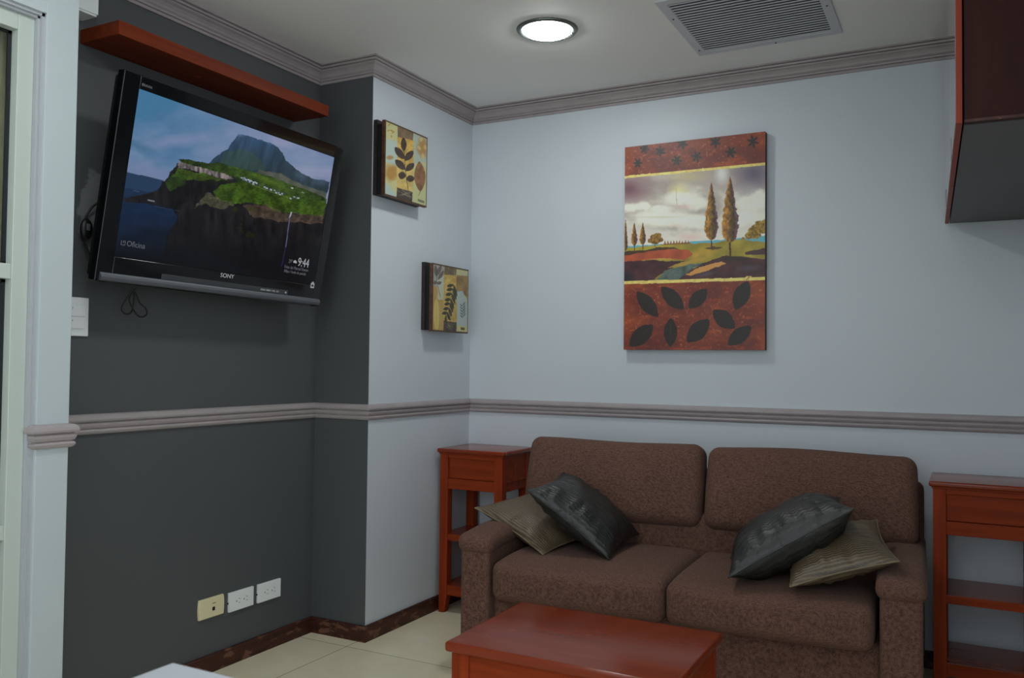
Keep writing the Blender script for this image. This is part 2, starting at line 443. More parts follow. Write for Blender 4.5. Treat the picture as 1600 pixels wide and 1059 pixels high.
def tiles():
    m, n, b = nt('polished_beige_tiles')
    tc = n.nodes.new('ShaderNodeTexCoord'); mp = n.nodes.new('ShaderNodeMapping')
    n.links.new(tc.outputs['Object'], mp.inputs['Vector'])
    mp.inputs['Location'].default_value = (0.025+6.0, 0.868+6.0, 0)
    br = n.nodes.new('ShaderNodeTexBrick'); br.offset = 0; br.inputs['Scale'].default_value = 1
    br.inputs['Brick Width'].default_value = 0.6; br.inputs['Row Height'].default_value = 0.6
    br.inputs['Mortar Size'].default_value = 0.002; br.inputs['Mortar Smooth'].default_value = 0.2; br.inputs['Bias'].default_value = 0
    n.links.new(mp.outputs['Vector'], br.inputs['Vector'])
    br.inputs['Color1'].default_value = s2l((234, 226, 196)); br.inputs['Color2'].default_value = s2l((229, 221, 192))
    br.inputs['Mortar'].default_value = s2l((150, 142, 118))
    nz = n.nodes.new('ShaderNodeTexNoise'); nz.inputs['Scale'].default_value = 5; nz.inputs['Detail'].default_value = 6; nz.inputs['Distortion'].default_value = 1
    n.links.new(tc.outputs['Object'], nz.inputs['Vector'])
    mr = n.nodes.new('ShaderNodeMapRange'); mr.inputs['To Min'].default_value = 0.88; mr.inputs['To Max'].default_value = 1.08
    n.links.new(nz.outputs['Fac'], mr.inputs['Value'])
    mx = n.nodes.new('ShaderNodeMix'); mx.data_type = 'RGBA'; mx.blend_type = 'MULTIPLY'; mx.inputs['Factor'].default_value = 1
    n.links.new(br.outputs['Color'], mx.inputs['A']); n.links.new(mr.outputs['Result'], mx.inputs['B'])
    n.links.new(mx.outputs['Result'], b.inputs['Base Color'])
    b.inputs['Roughness'].default_value = 0.22
    return m
M_TILE = tiles()

def glass():
    m, n, b = nt('door_glass')
    b.inputs['Base Color'].default_value = (0.92, 0.96, 0.94, 1); b.inputs['Roughness'].default_value = 0.02
    b.inputs['Transmission Weight'].default_value = 1.0; b.inputs['IOR'].default_value = 1.45
    return m
M_GLASS = glass()

def lampmat():
    m, n, b = nt('lit_diffuser')
    b.inputs['Base Color'].default_value = (0.9, 0.9, 0.9, 1)
    b.inputs['Emission Color'].default_value = LAMP_COL+(1,); b.inputs['Emission Strength'].default_value = LAMP
    return m
M_LAMP = lampmat()

# ================================================================ room shell
# right wall stands about two degrees out of square
def rwx(y): return 2.383-0.03405*y
T = 0.12
obj('floor', bx(-0.9, 3.2, BACKY-T, T, -0.1, 0), M_TILE, kind='structure')
obj('ceiling', bx(-0.9, 3.2, BACKY-T, T, ZT, ZT+0.1), M_CEIL, kind='structure')
obj('wall_back', bx(-0.0, 3.0, 0.0, T, 0, ZT), M_WHITE, kind='structure')
# right wall, with an unseen opening added near the camera to brighten the room
WA, WB = -2.45, -4.95
bm = bmesh.new()
for a, b, z0, z1 in ((0, WA, 0, ZT), (WA, WB, 0, 0.30), (WA, WB, 2.25, ZT), (WB, BACKY, 0, ZT)):
    add_quadprism(bm, [(rwx(a), a), (rwx(a)+T, a), (rwx(b)+T, b), (rwx(b), b)], z0, z1)
obj('wall_right', bm, M_WHITE, kind='structure')
# return wall: pale face towards the room, charcoal end face
obj('wall_return', bx(-AX-T, 0.0, -BY+0.003, T, 0, ZT), M_WHITE, kind='structure')
obj('wall_jog', bx(-AX-T, -0.0005, -BY, -BY+0.003, 0, ZT), M_CHAR, kind='structure')
obj('wall_left', bx(-AX-T, -AX, PY0, -BY, 0, ZT), M_CHAR, kind='structure')
# pilaster and door wall
DZ = 1.985
obj('wall_pilaster', bx(-AX-T, PX, PY1, PY0, 0, ZT), M_PILW, kind='structure', bevel=0.002)
obj('wall_lintel', bx(-AX-T, PX, -4.2, PY1, DZ, ZT), M_PILW, kind='structure')
obj('wall_near', bx(-AX-T, PX, BACKY, -4.2, 0, ZT), M_PILW, kind='structure')
bm = bmesh.new(); add_box(bm, -AX-T, 0.2, BACKY-T, BACKY, 0, ZT); add_box(bm, 2.5, 3.0, BACKY-T, BACKY, 0, ZT); add_box(bm, 0.2, 2.5, BACKY-T, BACKY, 2.27, ZT); add_box(bm, 0.2, 2.5, BACKY-T, BACKY, 0, 0.7)
obj('wall_front', bm, M_WHITE, kind='structure')   # second unseen opening, added behind the camera to let in more fill light

# crown moulding
ci = [(0, ZC-0.004), (0.007, ZC-0.004), (0.007, ZC+0.005), (0.004, ZC+0.007), (0.011, ZC+0.009), (0.012, ZC+0.014), (0.008, ZC+0.017), (0.014, ZC+0.022), (0.017, ZC+0.029),
      (0.024, ZC+0.037), (0.034, ZC+0.043), (0.036, ZC+0.047), (0.030, ZC+0.049), (0.041, ZC+0.051), (0.043, ZC+0.057), (0.038, ZC+0.059), (PC, ZC+0.061), (PC, ZT), (0, ZT)]
bm = bmesh.new(); sweep(bm, [(PX, BACKY), (PX, PY0), (-AX, PY0), (-AX, -BY), (0, -BY), (0, 0), (rwx(0), 0)], ci)
obj('trim_1', bm, M_TRIM, kind='structure')
# chair rail
ra = [(0, 0), (0.005, 0), (0.010, 0.004), (0.0125, 0.010), (0.0105, 0.0145), (0.006, 0.0160), (0.006, 0.0175), (0.0105, 0.020), (0.0135, 0.027), (0.0140, 0.034),
      (0.009, 0.0365), (0.009, 0.0385), (0.018, 0.0405), (0.0195, 0.046), (0.017, 0.054), (0.011, 0.0600), (0, 0.0625)]
ra = [(x, ZQ+z) for x, z in ra]
bm = bmesh.new(); sweep(bm, [(PX-0.022, PY1), (PX, PY1), (PX, PY0), (-AX, PY0), (-AX, -BY), (0, -BY), (0, 0), (rwx(0), 0)], ra)
obj('trim_2', bm, M_TRIM, kind='structure')
# skirting boards
def skirt(name, path):
    bm = bmesh.new(); sweep(bm, path, [(0, 0), (0.012, 0), (0.012, 0.058), (0.009, 0.062), (0, 0.062)])
    return obj(name, bm, M_SKIRT, kind='structure')
skirt('baseboard_left', [(-AX, PY0), (-AX, -BY)])
skirt('baseboard_jog', [(-AX+0.012, -BY), (0.012, -BY)])
skirt('baseboard_return', [(0, -BY), (0, 0)])
skirt('baseboard_back', [(0.012, 0), (rwx(0), 0)])
M_CAULK = mat('pale_caulk_line', (176, 172, 166), 0.7)

# glazed door in the left opening
d1 = bpy.data.objects.new('door_1', None); COL.objects.link(d1); d1['kind'] = 'structure'
def zbox(bm, x0, x1, ya, yb, z0, z1): add_box(bm, x0, x1, min(ya, yb), max(ya, yb), z0, z1)
FX = PX-0.028                      # frame face
bm = bmesh.new()                   # moulded lining just inside the opening
zbox(bm, -0.10, PX-0.008, PY1, PY1-0.008, 0, DZ); zbox(bm, -0.10, PX-0.008, PY1, -4.2, DZ-0.008, DZ)
zbox(bm, -0.10, PX-0.016, PY1-0.008, PY1-0.014, 0, DZ-0.008); zbox(bm, -0.10, PX-0.016, PY1-0.008, -4.2, DZ-0.014, DZ-0.008)
obj('door_lining', bm, mat('door_lining_paint', (172, 176, 180), 0.45), d1)
Y2 = PY1-0.014; Y3 = Y2-0.042; Z2 = DZ-0.014
bm = bmesh.new(); zbox(bm, FX-0.05, FX, Y2, Y3, 0.0, Z2); zbox(bm, FX-0.05, FX, -3.2, -3.16, 0, Z2)
obj('stile', bm, M_DOORW, d1, bevel=0.0015)
bm = bmesh.new(); zbox(bm, FX-0.05, FX-0.001, Y3, -3.16, Z2-0.042, Z2); zbox(bm, FX-0.05, FX-0.001, Y3, -3.16, 0, 0.12)
obj('door_rail', bm, M_DOORW, d1, bevel=0.0015)
for zz in (1.318, 0.668):
    obj('mullion', bx(FX-0.05, FX-0.004, -3.16, Y3, zz-0.019, zz+0.019), M_DOORW, d1, bevel=0.0015)
bm = bmesh.new()
for a, b in ((0.12, 0.649), (0.687, 1.299), (1.337, Z2-0.042)):
    zbox(bm, FX-0.032, FX-0.026, Y3, Y3-0.010, a, b); zbox(bm, FX-0.032, FX-0.026, Y3, -3.16, b-0.008, b); zbox(bm, FX-0.032, FX-0.026, Y3, -3.16, a, a+0.006)
obj('gasket', bm, mat('black_gasket', (18, 19, 26), 0.5), d1)
obj('pane', bx(FX-0.042, FX-0.036, -3.16, Y3+0.002, 0.12, Z2-0.042), M_GLASS, d1)
# what stands behind the glass
M_BLIND = mat('olive_roller_blind', (210, 204, 172), 0.8, noise=0.05, nscale=30)
bm = bmesh.new(); add_box(bm, -0.125, -0.118, -3.18, -2.15, 0.02, DZ-0.03)
add_lathe(bm, [(0.018, -3.18), (0.018, -2.15)], 16, 'Y', (-0.135, 0, DZ-0.03))
o = obj('roller_blind', bm, M_BLIND)
tag(o, 'olive roller blind hanging behind the glazed door at the left edge', 'blind')
obj('door_2', bx(-0.30, -0.26, -4.2, PY1, 0, DZ), M_PILW, kind='structure')

# ================================================================ ceiling fittings
def downlight(x, y, label):
    t = thing('downlight', label, 'ceiling light', (x, y, ZT), 0, None)
    bm = bmesh.new(); add_lathe(bm, [(0.088, -0.001), (0.092, -0.006), (0.100, -0.009), (0.108, -0.006), (0.1125, 0.0), (0.088, 0.0)], 64)
    obj('ring', bm, M_STEEL, t, smooth=True)
    bm = bmesh.new(); add_lathe(bm, [(0.0, -0.024), (0.04, -0.0225), (0.065, -0.018), (0.082, -0.011), (0.0915, -0.003), (0.0915, 0.0)], 48)
    obj('diffuser', bm, M_LAMP, t, smooth=True)
    bm = bmesh.new()
    for a in (0.6,): add_box(bm, 0.09*math.cos(a)-.004, 0.09*math.cos(a)+.004, 0.09*math.sin(a)-.006, 0.09*math.sin(a)+.006, -0.014, -0.004)
    obj('clip', bm, M_STEEL, t)
downlight(0.757, -0.755, 'lit round recessed downlight in the ceiling above the corner')
downlight(0.757, -2.50, 'second round downlight, in the ceiling nearer the glazed door')
downlight(1.95, -4.3, 'third round downlight, added out of view at the near end of the room')  # unseen extra lamp, added to raise the overall light level

vt = thing('ceiling_vent', 'grey louvred air return grille in the ceiling', 'vent', (1.447, -0.545, ZT))
VX, VY = 0.2635, 0.276
bm = bmesh.new(); zz0, zz1 = -0.008, 0.0
for (a, b, c, d) in ((-VX, VX, VY-0.036, VY), (-VX, VX, -VY, -VY+0.036), (-VX, -VX+0.034, -VY+0.036, VY-0.036), (VX-0.034, VX, -VY+0.036, VY-0.036)):
    add_box(bm, a, b, c, d, zz0, zz1)
obj('vent_frame', bm, M_VENT, vt, bevel=0.002)
bm = bmesh.new(); n = 22; span = 2*(VY-0.036)
for i in range(n):
    yc = -VY+0.036+span*(i+0.5)/n
    vs = add_box(bm, -VX+0.034, VX-0.034, -0.0072, 0.0072, -0.0006, 0.0006)
    bmesh.ops.transform(bm, matrix=Matrix.Translation((0, yc, -0.006)) @ Matrix.Rotation(0.12, 4, 'X'), verts=vs)
obj('louvres', bm, M_VENT, vt)
obj('duct_back', bx(-VX+0.034, VX-0.034, -VY+0.036, VY-0.036, -0.0015, 0.0), M_VENTD, vt)
for sx, sy in ((-VX+0.017, -VY+0.16), (VX-0.017, 0.0), (0.03, VY-0.012), (-VX+0.017, VY-0.06)):
    bm = bmesh.new(); add_lathe(bm, [(0, -0.0100), (0.003, -0.0095), (0.004, -0.008)], 12, 'Z', (sx, sy, 0)); obj('screw', bm, M_VENTD, vt)

# ================================================================ television
tv = thing('television', 'black flat television tilted down on the charcoal wall showing a green cliff', 'television', (-0.08, -1.422, 1.625))
ya, ti, ro = 0.002, 0.169, -0.012
e1 = Vector((math.sin(ya), math.cos(ya), 0)); n0 = Vector((math.cos(ya), -math.sin(ya), 0))
nn = n0*math.cos(ti)-Vector((0, 0, 1))*math.sin(ti); up = nn.cross(e1)
if up.z < 0: up = -up
E1 = e1*math.cos(ro)+up*math.sin(ro); U1 = -e1*math.sin(ro)+up*math.cos(ro)
R = Matrix((E1, U1, nn)).transposed().to_4x4(); R.translation = Vector((-0.08, -1.422, 1.625)); tv.matrix_world = R
# local: x right, y up, z out of the screen
W2, H2 = 0.491, 0.307
SX0, SX1, SY0, SY1 = -0.436, 0.444, -0.2285, 0.2665
bm = bmesh.new()
for (a, b, c, d) in ((-W2, SX0, -H2, H2), (SX1, W2, -H2, H2), (SX0, SX1, SY1, H2), (SX0, SX1, -H2, SY0)):
    add_box(bm, a, b, c, d, -0.03, 0.0)
bmesh.ops.remove_doubles(bm, verts=bm.verts, dist=1e-5)
obj('bezel', bm, M_BEZEL, tv, bevel=0.004, segs=3)
bm = soft_box(0.485, 0.296, 0.012, 0.010, n=3); shift(bm, 0, 0, -0.040); obj('back_shell', bm, M_TVBACK, tv, smooth=True)
bm = soft_box(0.34, 0.20, 0.022, 0.015, n=3); shift(bm, 0, -0.02, -0.066); obj('rear_casing', bm, M_TVBACK, tv, smooth=True)
bm = bmesh.new(); add_lathe(bm, [(0.0, 0), (0.0, 0)], 3) if False else None
bm = bmesh.new()                                     # rounded speaker bar under the screen
prof = [(-0.304, -0.004), (-0.304, 0.003), (-0.300, 0.007), (-0.292, 0.009), (-0.285, 0.007), (-0.280, 0.003), (-0.279, -0.004)]
vsA = [bm.verts.new((-0.477, y, z)) for y, z in prof]; vsB = [bm.verts.new((0.482, y, z)) for y, z in prof]
for i in range(len(prof)):
    j = (i+1) % len(prof); bm.faces.new((vsA[i], vsA[j], vsB[j], vsB[i]))
bm.faces.new(vsA); bm.faces.new(vsB)
obj('speaker_bar', bm, M_TVBAR, tv, smooth=False)
obj('control_strip', bx(-0.262, 0.305, -0.2788, -0.262, -0.002, 0.0022), M_TVBAR2, tv, bevel=0.001)
text_mesh('button_marks', 'MENU  INPUT  VOL  CH', 0.0085, M_TXT, tv, (0.165, -0.2735, 0.0025))
bm = bmesh.new(); add_lathe(bm, [(0.0, 0.0034), (0.003, 0.003), (0.0035, 0.002)], 16, 'Z', (0.292, -0.2705, 0)); obj('power_button', bm, M_TXT, tv)
text_mesh('maker_mark', 'SONY', 0.0205, M_TXT, tv, (0.0037, -0.2465, 0.0006), align='CENTER', sx=1.12)
text_mesh('model_mark', 'BRAVIA', 0.011, mat('dim_print', (120, 124, 128), .4), tv, (-0.43, 0.2775, 0.0006))
# energy badge at the lower right corner
bm = bmesh.new(); add_box(bm, 0.423, 0.443, -0.2405, -0.2215, 0, 0.0008); add_box(bm, 0.428, 0.438, -0.2215, -0.2165, 0, 0.0008)
bg = obj('badge', bm, M_TXT, tv)
obj('badge_print', bx(0.427, 0.438, -0.235, -0.2275, 0.0008, 0.0011), M_TVBACK, bg)
# wall bracket
bm = bmesh.new(); add_box(bm, -0.10, 0.10, -0.09, 0.09, -0.098, -0.088); add_box(bm, -0.03, 0.03, -0.12, 0.03, -0.17, -0.088)
obj('wall_bracket', bm, M_TVBACK, tv)

# the picture on the screen (sketch units: 4.444 per photograph pixel, origin 180,120)
P = Paint(SX1-SX0, SY1-SY0, 460, 260, [(181, 80), (1518, 552), (1387, 1440), (22, 1250)])
X, Y = P.X, P.Y; N = fbm
def mixc(a, b, t):
    t = np.clip(t, 0, 1)[:, None]; return np.array(a, float)[None]*(1-t)+np.array(b, float)[None]*t
def shade(col, amt, sc, seed=0, sy=1.0):
    k = 1+(fbm(P.X, P.Y*sy, sc, seed, 5)-.5)*2*amt
    return np.asarray(col, float)*k[:, None] if np.ndim(col) == 2 else np.array(col, float)[None]*k[:, None]
# sky with soft clouds
sky = mixc((66, 116, 152), (128, 136, 168), (X-150)/1100*0.75+(Y-300)/900)
P.C = sky.copy()
c1 = N(X+Y*.3, Y*1.7, 330, 3, 5)
P.blend((c1-.42)*3.0*.55, (150, 152, 182)); P.blend((.50-N(X*.8, Y*1.5, 260, 8, 5))*3.2*.6, (56, 102, 140))
P.blend(np.clip((Y-(520+(X-100)*.35))/150, 0, 1)*.5, (112, 118, 152))
P.ell(480, 440, 300, 60, (150, 146, 184), ang=-.15, a=.55, soft=1); P.ell(250, 640, 260, 60, (120, 130, 168), ang=.25, a=.5, soft=1)
P.ell(170, 480, 180, 50, (48, 92, 122), ang=.4, a=.6, soft=1); P.ell(1350, 600, 260, 130, (128, 146, 172), ang=.4, a=.6, soft=1)
# sea
P.poly([(-50, 652), (90, 660), (345, 718), (420, 760), (420, 1400), (-50, 1400)], (36, 58, 86))
P.poly([(-50, 765), (70, 772), (300, 810), (300, 1500), (-50, 1500)], shade((26, 44, 68), .2, 90, 2, 3))
P.blend(P.inside([(40, 835), (560, 930), (560, 1500), (-50, 1500), (-50, 830)])*np.clip((Y-820)/80, 0, 1), shade((20, 36, 60), .3, 120, 5, 2))
P.line([(70, 772), (190, 800)], 4, (110, 120, 140), .5)
# mountain
mt = [(640, 612), (672, 590), (720, 542), (795, 498), (815, 455), (845, 425), (865, 392), (900, 400), (960, 412), (1020, 435), (1080, 452), (1130, 480), (1165, 525),
      (1190, 575), (1245, 620), (1300, 665), (1360, 695), (1420, 708), (1490, 722), (1460, 860), (1300, 860), (1000, 800), (640, 700)]
st = (fbm(X*2.2+Y*.6, Y*.45, 60, 11, 5)-.5)
mcol = mixc((52, 78, 108), (40, 56, 66), (Y-400)/260); mcol = mcol*(1+st[:, None]*.55)
P.poly(mt, mcol, 1, 7, 30, 4)
P.blend(P.inside([(780, 520), (900, 500), (1010, 560), (1060, 640), (900, 640), (740, 600)], 20, 60)*.35, (60, 82, 52))
P.ell(880, 396, 60, 22, (108, 134, 165), a=.5, soft=1); P.ell(1060, 436, 80, 22, (108, 134, 165), ang=.4, a=.6, soft=1)
P.ell(1290, 680, 60, 40, (100, 120, 150), ang=.7, a=.4, soft=1); P.ell(1430, 720, 90, 40, (84, 104, 138), ang=.1, a=.5, soft=1)
# brown lower slope
P.poly([(1000, 640), (1150, 665), (1300, 740), (1470, 800), (1455, 880), (1200, 800), (980, 720)], shade((92, 92, 76), .3, 40, 6), .7, 10, 40)
# dark rock mass
rock = np.array([26., 25, 27])[None]*(1+(fbm(X*1.6, Y*.5, 44, 21, 5)-.5)[:, None]*1.5)
P.poly([(445, 600), (435, 625), (400, 655), (390, 700), (340, 735), (328, 775), (270, 808), (150, 835), (60, 850), (110, 872), (260, 885), (420, 920), (470, 1000), (640, 900), (1000, 820), (1000, 700), (600, 590)], rock, 1, 6, 24, 6)
P.poly([(600, 880), (700, 790), (1500, 880), (1440, 1500), (330, 1500), (380, 1100), (470, 960)], rock, 1, 10, 34, 7)
# far headland turf
g = lambda a, sc, sd: shade(shade(a, .55, sc*1.5, sd), .35, 14, sd+3, 1.6)
P.poly([(452, 572), (520, 572), (660, 600), (720, 590), (800, 612), (950, 650), (1100, 690), (1250, 750), (1400, 805), (1470, 840), (1450, 960), (1100, 930), (880, 740), (830, 690), (600, 635), (500, 610)], g((43, 62, 23), 30, 31), 1, 6, 26, 8)
P.poly([(455, 585), (500, 600), (640, 635), (800, 680), (830, 705), (780, 712), (640, 672), (520, 640), (455, 632)], shade((112, 104, 104), .8, 16, 33, .4), .9, 8, 16, 9)
P.blend(P.inside([(450, 640), (640, 672), (800, 712), (760, 750), (560, 720), (420, 700)], 14, 30)*.75, g((58, 80, 22), 28, 35))
P.blend(P.inside([(360, 730), (450, 660), (520, 700), (500, 760), (400, 790)], 16, 30)*.6, g((46, 74, 22), 28, 36))
P.poly([(540, 720), (760, 720), (850, 730), (700, 800), (560, 850), (430, 900), (380, 830), (420, 790)], rock*.8, .8, 18, 40, 10)
# near turf
P.poly([(700, 790), (770, 740), (880, 722), (1100, 790), (1300, 840), (1470, 860), (1445, 960), (1290, 945), (1150, 935), (1050, 890), (930, 870), (820, 880), (720, 850)], g((50, 72, 20), 30, 41), 1, 12, 34, 12)
P.blend(P.inside([(660, 800), (740, 850), (850, 880), (760, 920), (640, 880), (560, 910)], 14, 26)*.6, g((92, 92, 66), 18, 43))
P.blend(P.inside([(900, 890), (1060, 880), (1170, 940), (1440, 960), (1440, 1010), (1160, 1000), (960, 970)], 16, 30)*.55, g((96, 78, 62), 16, 44))
P.blend((fbm(X, Y, 50, 51) > .60)*P.inside([(760, 900), (1000, 900), (980, 1120), (820, 1080)])*.5, (44, 56, 14))
P.ell(1080, 720, 200, 26, (104, 130, 34), ang=.35, a=.5, soft=1)
# track, village
P.line([(870, 690), (960, 745), (1080, 790), (1200, 830)], 5, (120, 130, 80), .5)
for (x0, y0, x1, y1, k) in ((880, 695, 1085, 775, 34), (1100, 785, 1175, 808, 10), (1215, 825, 1270, 832, 6)):
    for i in range(k):
        t = random.random(); x = x0+(x1-x0)*t; y = y0+(y1-y0)*t+random.uniform(-9, 9); c = random.choice([(168, 178, 196), (150, 160, 180), (60, 70, 84), (190, 196, 206)])
        P.poly([(x, y), (x+13, y+4), (x+12, y+12), (x-1, y+8)], c, .9)
P.line([(1228, 765), (1238, 768)], 6, (190, 190, 190)); P.line([(1300, 796), (1312, 800)], 5, (160, 160, 160))
# surf and fade to black at the foot
P.line([(250, 858), (292, 866)], 8, (150, 156, 170), .7); P.line([(292, 900), (470, 935)], 4, (60, 70, 90), .6)
P.ell(250, 1165, 50, 12, (70, 80, 100), a=.4, soft=1)
fade = np.clip((Y-930-(X-100)*.06)/330, 0, 1)
P.blend(fade*.93, (13, 14, 17))
P.blend(np.clip((300-X)/260, 0, 1)*np.clip((Y-880)/200, 0, 1)*.6*(1-fade), (22, 40, 70))
# waterfall
P.line([(1230, 935), (1218, 970)], 9, (176, 182, 205), .8); P.line([(1218, 970), (1192, 1180)], 7, (96, 104, 140), .75); P.line([(1192, 1180), (1165, 1310)], 8, (36, 38, 74), .8)
P.line([(1240, 935), (1290, 948)], 3, (150, 150, 150), .4)
M_SCREEN = paint_mat('lit_screen', emit=0.92, rough=0.12)
M_SCREEN.node_tree.nodes['Principled BSDF'].inputs['Specular IOR Level'].default_value = 0.12
def tvplane(a, b):
    return np.stack([a+(SX0+SX1)/2, b+(SY0+SY1)/2, np.full_like(a, -0.0012)], 1)
scr = P.mesh('screen', M_SCREEN, tv, tvplane)
def emis(name, col, s):
    m, n, b = nt(name); b.inputs['Base Color'].default_value = (0, 0, 0, 1)
    b.inputs['Emission Color'].default_value = s2l(col); b.inputs['Emission Strength'].default_value = s; return m
M_ST = emis('screen_lettering', (150, 152, 158), 1.0); M_ST2 = emis('screen_small_lettering', (84, 85, 92), 1.0)
text_mesh('screen_text', 'Oficina', 0.024, M_ST2, scr, (-0.402, -0.1935, 0.0004), sx=.95)
bm = bmesh.new()
for (a, b, c, d) in ((-0.4215, -0.4195, -0.193, -0.179), (-0.4195, -0.4155, -0.193, -0.191), (-0.4145, -0.4065, -0.181, -0.179), (-0.4085, -0.4065, -0.192, -0.181), (-0.4145, -0.4125, -0.186, -0.181), (-0.4145, -0.4085, -0.1935, -0.1915)):
    add_box(bm, a, b, c, d, 0, 0.0004)
obj('screen_icon', bm, M_ST2, scr)
text_mesh('screen_text', '9:44', 0.046, M_ST, scr, (0.334, -0.166, 0.0004), sx=.78)
text_mesh('screen_text', '29°', 0.019, M_ST2, scr, (0.285, -0.160, 0.0004), sx=.8)
bm = bmesh.new()
for (cx, cy, r) in ((0.314, -0.1535, 0.0042), (0.319, -0.1515, 0.0052), (0.3245, -0.154, 0.0042)): add_lathe(bm, [(0, 0.0004), (r, 0.0004), (r, 0)], 16, 'Z', (cx, cy, 0))
obj('screen_icon', bm, M_ST, scr)
text_mesh('screen_text', 'Foto de Marcel Siveen', 0.0165, M_ST2, scr, (0.268, -0.1815, 0.0004), sx=.86)
text_mesh('screen_text', '500px / fondo de pantalla', 0.0145, M_ST2, scr, (0.268, -0.1965, 0.0004), sx=.80)

# cables of the television
cb = thing('cable_with_hub', 'black cable with an oval plug hub bowing out left of the television', 'cable', (-0.25, -1.85, 1.5))
bm = bmesh.new(); A0 = Vector((-0.25, -1.85, 1.5))
pts = [(-0.215, -1.76, 1.60), (-0.235, -1.800, 1.590), (-0.245, -1.838, 1.570), (-0.25, -1.862, 1.53), (-0.25, -1.868, 1.49), (-0.25, -1.858, 1.44), (-0.245, -1.832, 1.395), (-0.225, -1.80, 1.37), (-0.21, -1.76, 1.36)]
add_tube(bm, [Vector(p)-A0 for p in pts], 0.0035, 8); obj('cord', bm, M_RUBBER, cb, smooth=True)
bm = bmesh.new(); add_lathe(bm, [(0.0, -0.010), (0.6, -0.0085), (0.9, -0.004), (1.0, 0.0), (0.9, 0.005), (0.6, 0.0095), (0, 0.011)], 32, 'X'); bmesh.ops.transform(bm, matrix=Matrix.Diagonal((1, 0.021, 0.034, 1)), verts=bm.verts); shift(bm, 0.003, -0.012, -0.008); obj('hub', bm, M_RUBBER, cb, smooth=True)
bm = soft_box(0.003, 0.006, 0.010, 0.002, n=2); shift(bm, 0.013, -0.013, -0.002); obj('hub_window', bm, mat('grey_hub_window', (90, 94, 100), .3), cb, smooth=True)
bm = bmesh.new(); A0 = Vector((-0.2, -1.72, 1.3))
loop = [(-0.19, -1.737, 1.322), (-0.20, -1.745, 1.30), (-0.215, -1.758, 1.262), (-0.215, -1.745, 1.243), (-0.215, -1.722, 1.250), (-0.215, -1.715, 1.285), (-0.20, -1.725, 1.315),
        (-0.205, -1.700, 1.280), (-0.212, -1.672, 1.265), (-0.212, -1.668, 1.245), (-0.212, -1.690, 1.236), (-0.21, -1.715, 1.252), (-0.21, -1.735, 1.29), (-0.19, -1.728, 1.322)]
add_tube(bm, [Vector(p)-A0 for p in loop], 0.0026, 8, smooth=6)
o = obj('coiled_cord', bm, M_RUBBER, smooth=True); o.location = A0
tag(o, 'thin black cord looped and hanging below the left of the television', 'cable')

# ================================================================ floating shelf, junction box, switch, sockets
SY = (-1.882, -0.942)
bm = bx(-AX, -0.095, SY[0], SY[1], 2.056, 2.098); o = obj('wall_shelf', bm, M_SHELF, bevel=0.0015)
tag(o, 'long cherry wood floating shelf on the charcoal wall above the television', 'shelf')
obj('shelf_plug', bx(-0.19, -0.175, -1.52, -1.50, 2.0545, 2.056), M_CABEDGE, o)
t = thing('junction_box', 'small white box high on the charcoal wall above the shelf end', 'box', (-AX, -1.94, 2.18))
obj('casing', bx(0, 0.07, -0.062, 0.062, -0.055, 0.066), M_SOCKET, t, bevel=0.002)
obj('lid', bx(0.07, 0.074, -0.064, 0.064, -0.049, 0.066), M_SOCKET, t, bevel=0.001)

t = thing('light_switch', 'white double rocker switch plate beside the pale pilaster', 'light switch', (-AX, -1.873, 1.228))
obj('plate', bx(0, 0.008, -0.038, 0.038, -0.0585, 0.0585), M_SOCKET, t, bevel=0.0025)
for z0, z1 in ((-0.036, -0.001), (0.001, 0.036)):
    r = obj('rocker', bx(0.008, 0.0115, -0.022, 0.022, z0, z1), M_SOCKET, t, bevel=0.0012)
    obj('indicator', bx(0.0115, 0.0119, -0.019, -0.0175, (z0+z1)/2+.004, (z0+z1)/2+.009), M_DARKHOLE, r)

def socket(y, z, label):
    t = thing('wall_socket', label, 'socket', (-AX, y, z), 0, 'sockets low on the charcoal wall')
    obj('plate', bx(0, 0.010, -0.0605, 0.0605, -0.035, 0.035), M_SOCKET, t, bevel=0.002)
    for c in (-0.017, 0.020):
        bm = bmesh.new(); add_box(bm, 0.010, 0.0104, c-0.0095, c-0.0065, -0.0035, 0.0015)
        add_box(bm, 0.010, 0.0104, c+0.003, c+0.008, 0.005, 0.0072); add_box(bm, 0.010, 0.0104, c+0.003, c+0.008, -0.0092, -0.007)
        obj('outlet_slots', bm, M_DARKHOLE, t)
    obj('side_notch', bx(0.001, 0.006, -0.0612, -0.0600, -0.006, 0.001), M_DARKHOLE, t)
    return t
socket(-1.184, 0.2235, 'white double outlet plate between the cream plate and the other outlet')
socket(-1.040, 0.2225, 'white double outlet plate, the one nearest the wall corner')
t = thing('telephone_socket', 'cream rounded telephone socket plate left of the white outlets', 'socket', (-AX, -1.325, 0.228), 0, 'sockets low on the charcoal wall')
bm = bmesh.new(); pts = []
for i in range(9):
    a = -1+2*i/8; pts.append((0.060*(1-0.05*a*a), 0.036*a))
loop = pts+[(-x, z) for x, z in reversed(pts)]
lo = [bm.verts.new((0, y, z)) for y, z in loop]; hi = [bm.verts.new((0.010, y*.96, z*.96)) for y, z in loop]; k = len(loop)
bm.faces.new(lo); bm.faces.new(hi)
for i in range(k): bm.faces.new((lo[i], lo[(i+1) % k], hi[(i+1) % k], hi[i]))
obj('plate', bm, M_CREAM, t, bevel=0.003)
obj('jack', bx(0.0101, 0.0106, 0.001, 0.013, -0.012, 0.001), M_DARKHOLE, t)
obj('symbol', bx(0.0101, 0.0105, 0.0, 0.017, 0.013, 0.0155), mat('grey_print', (110, 106, 90), .6), t)

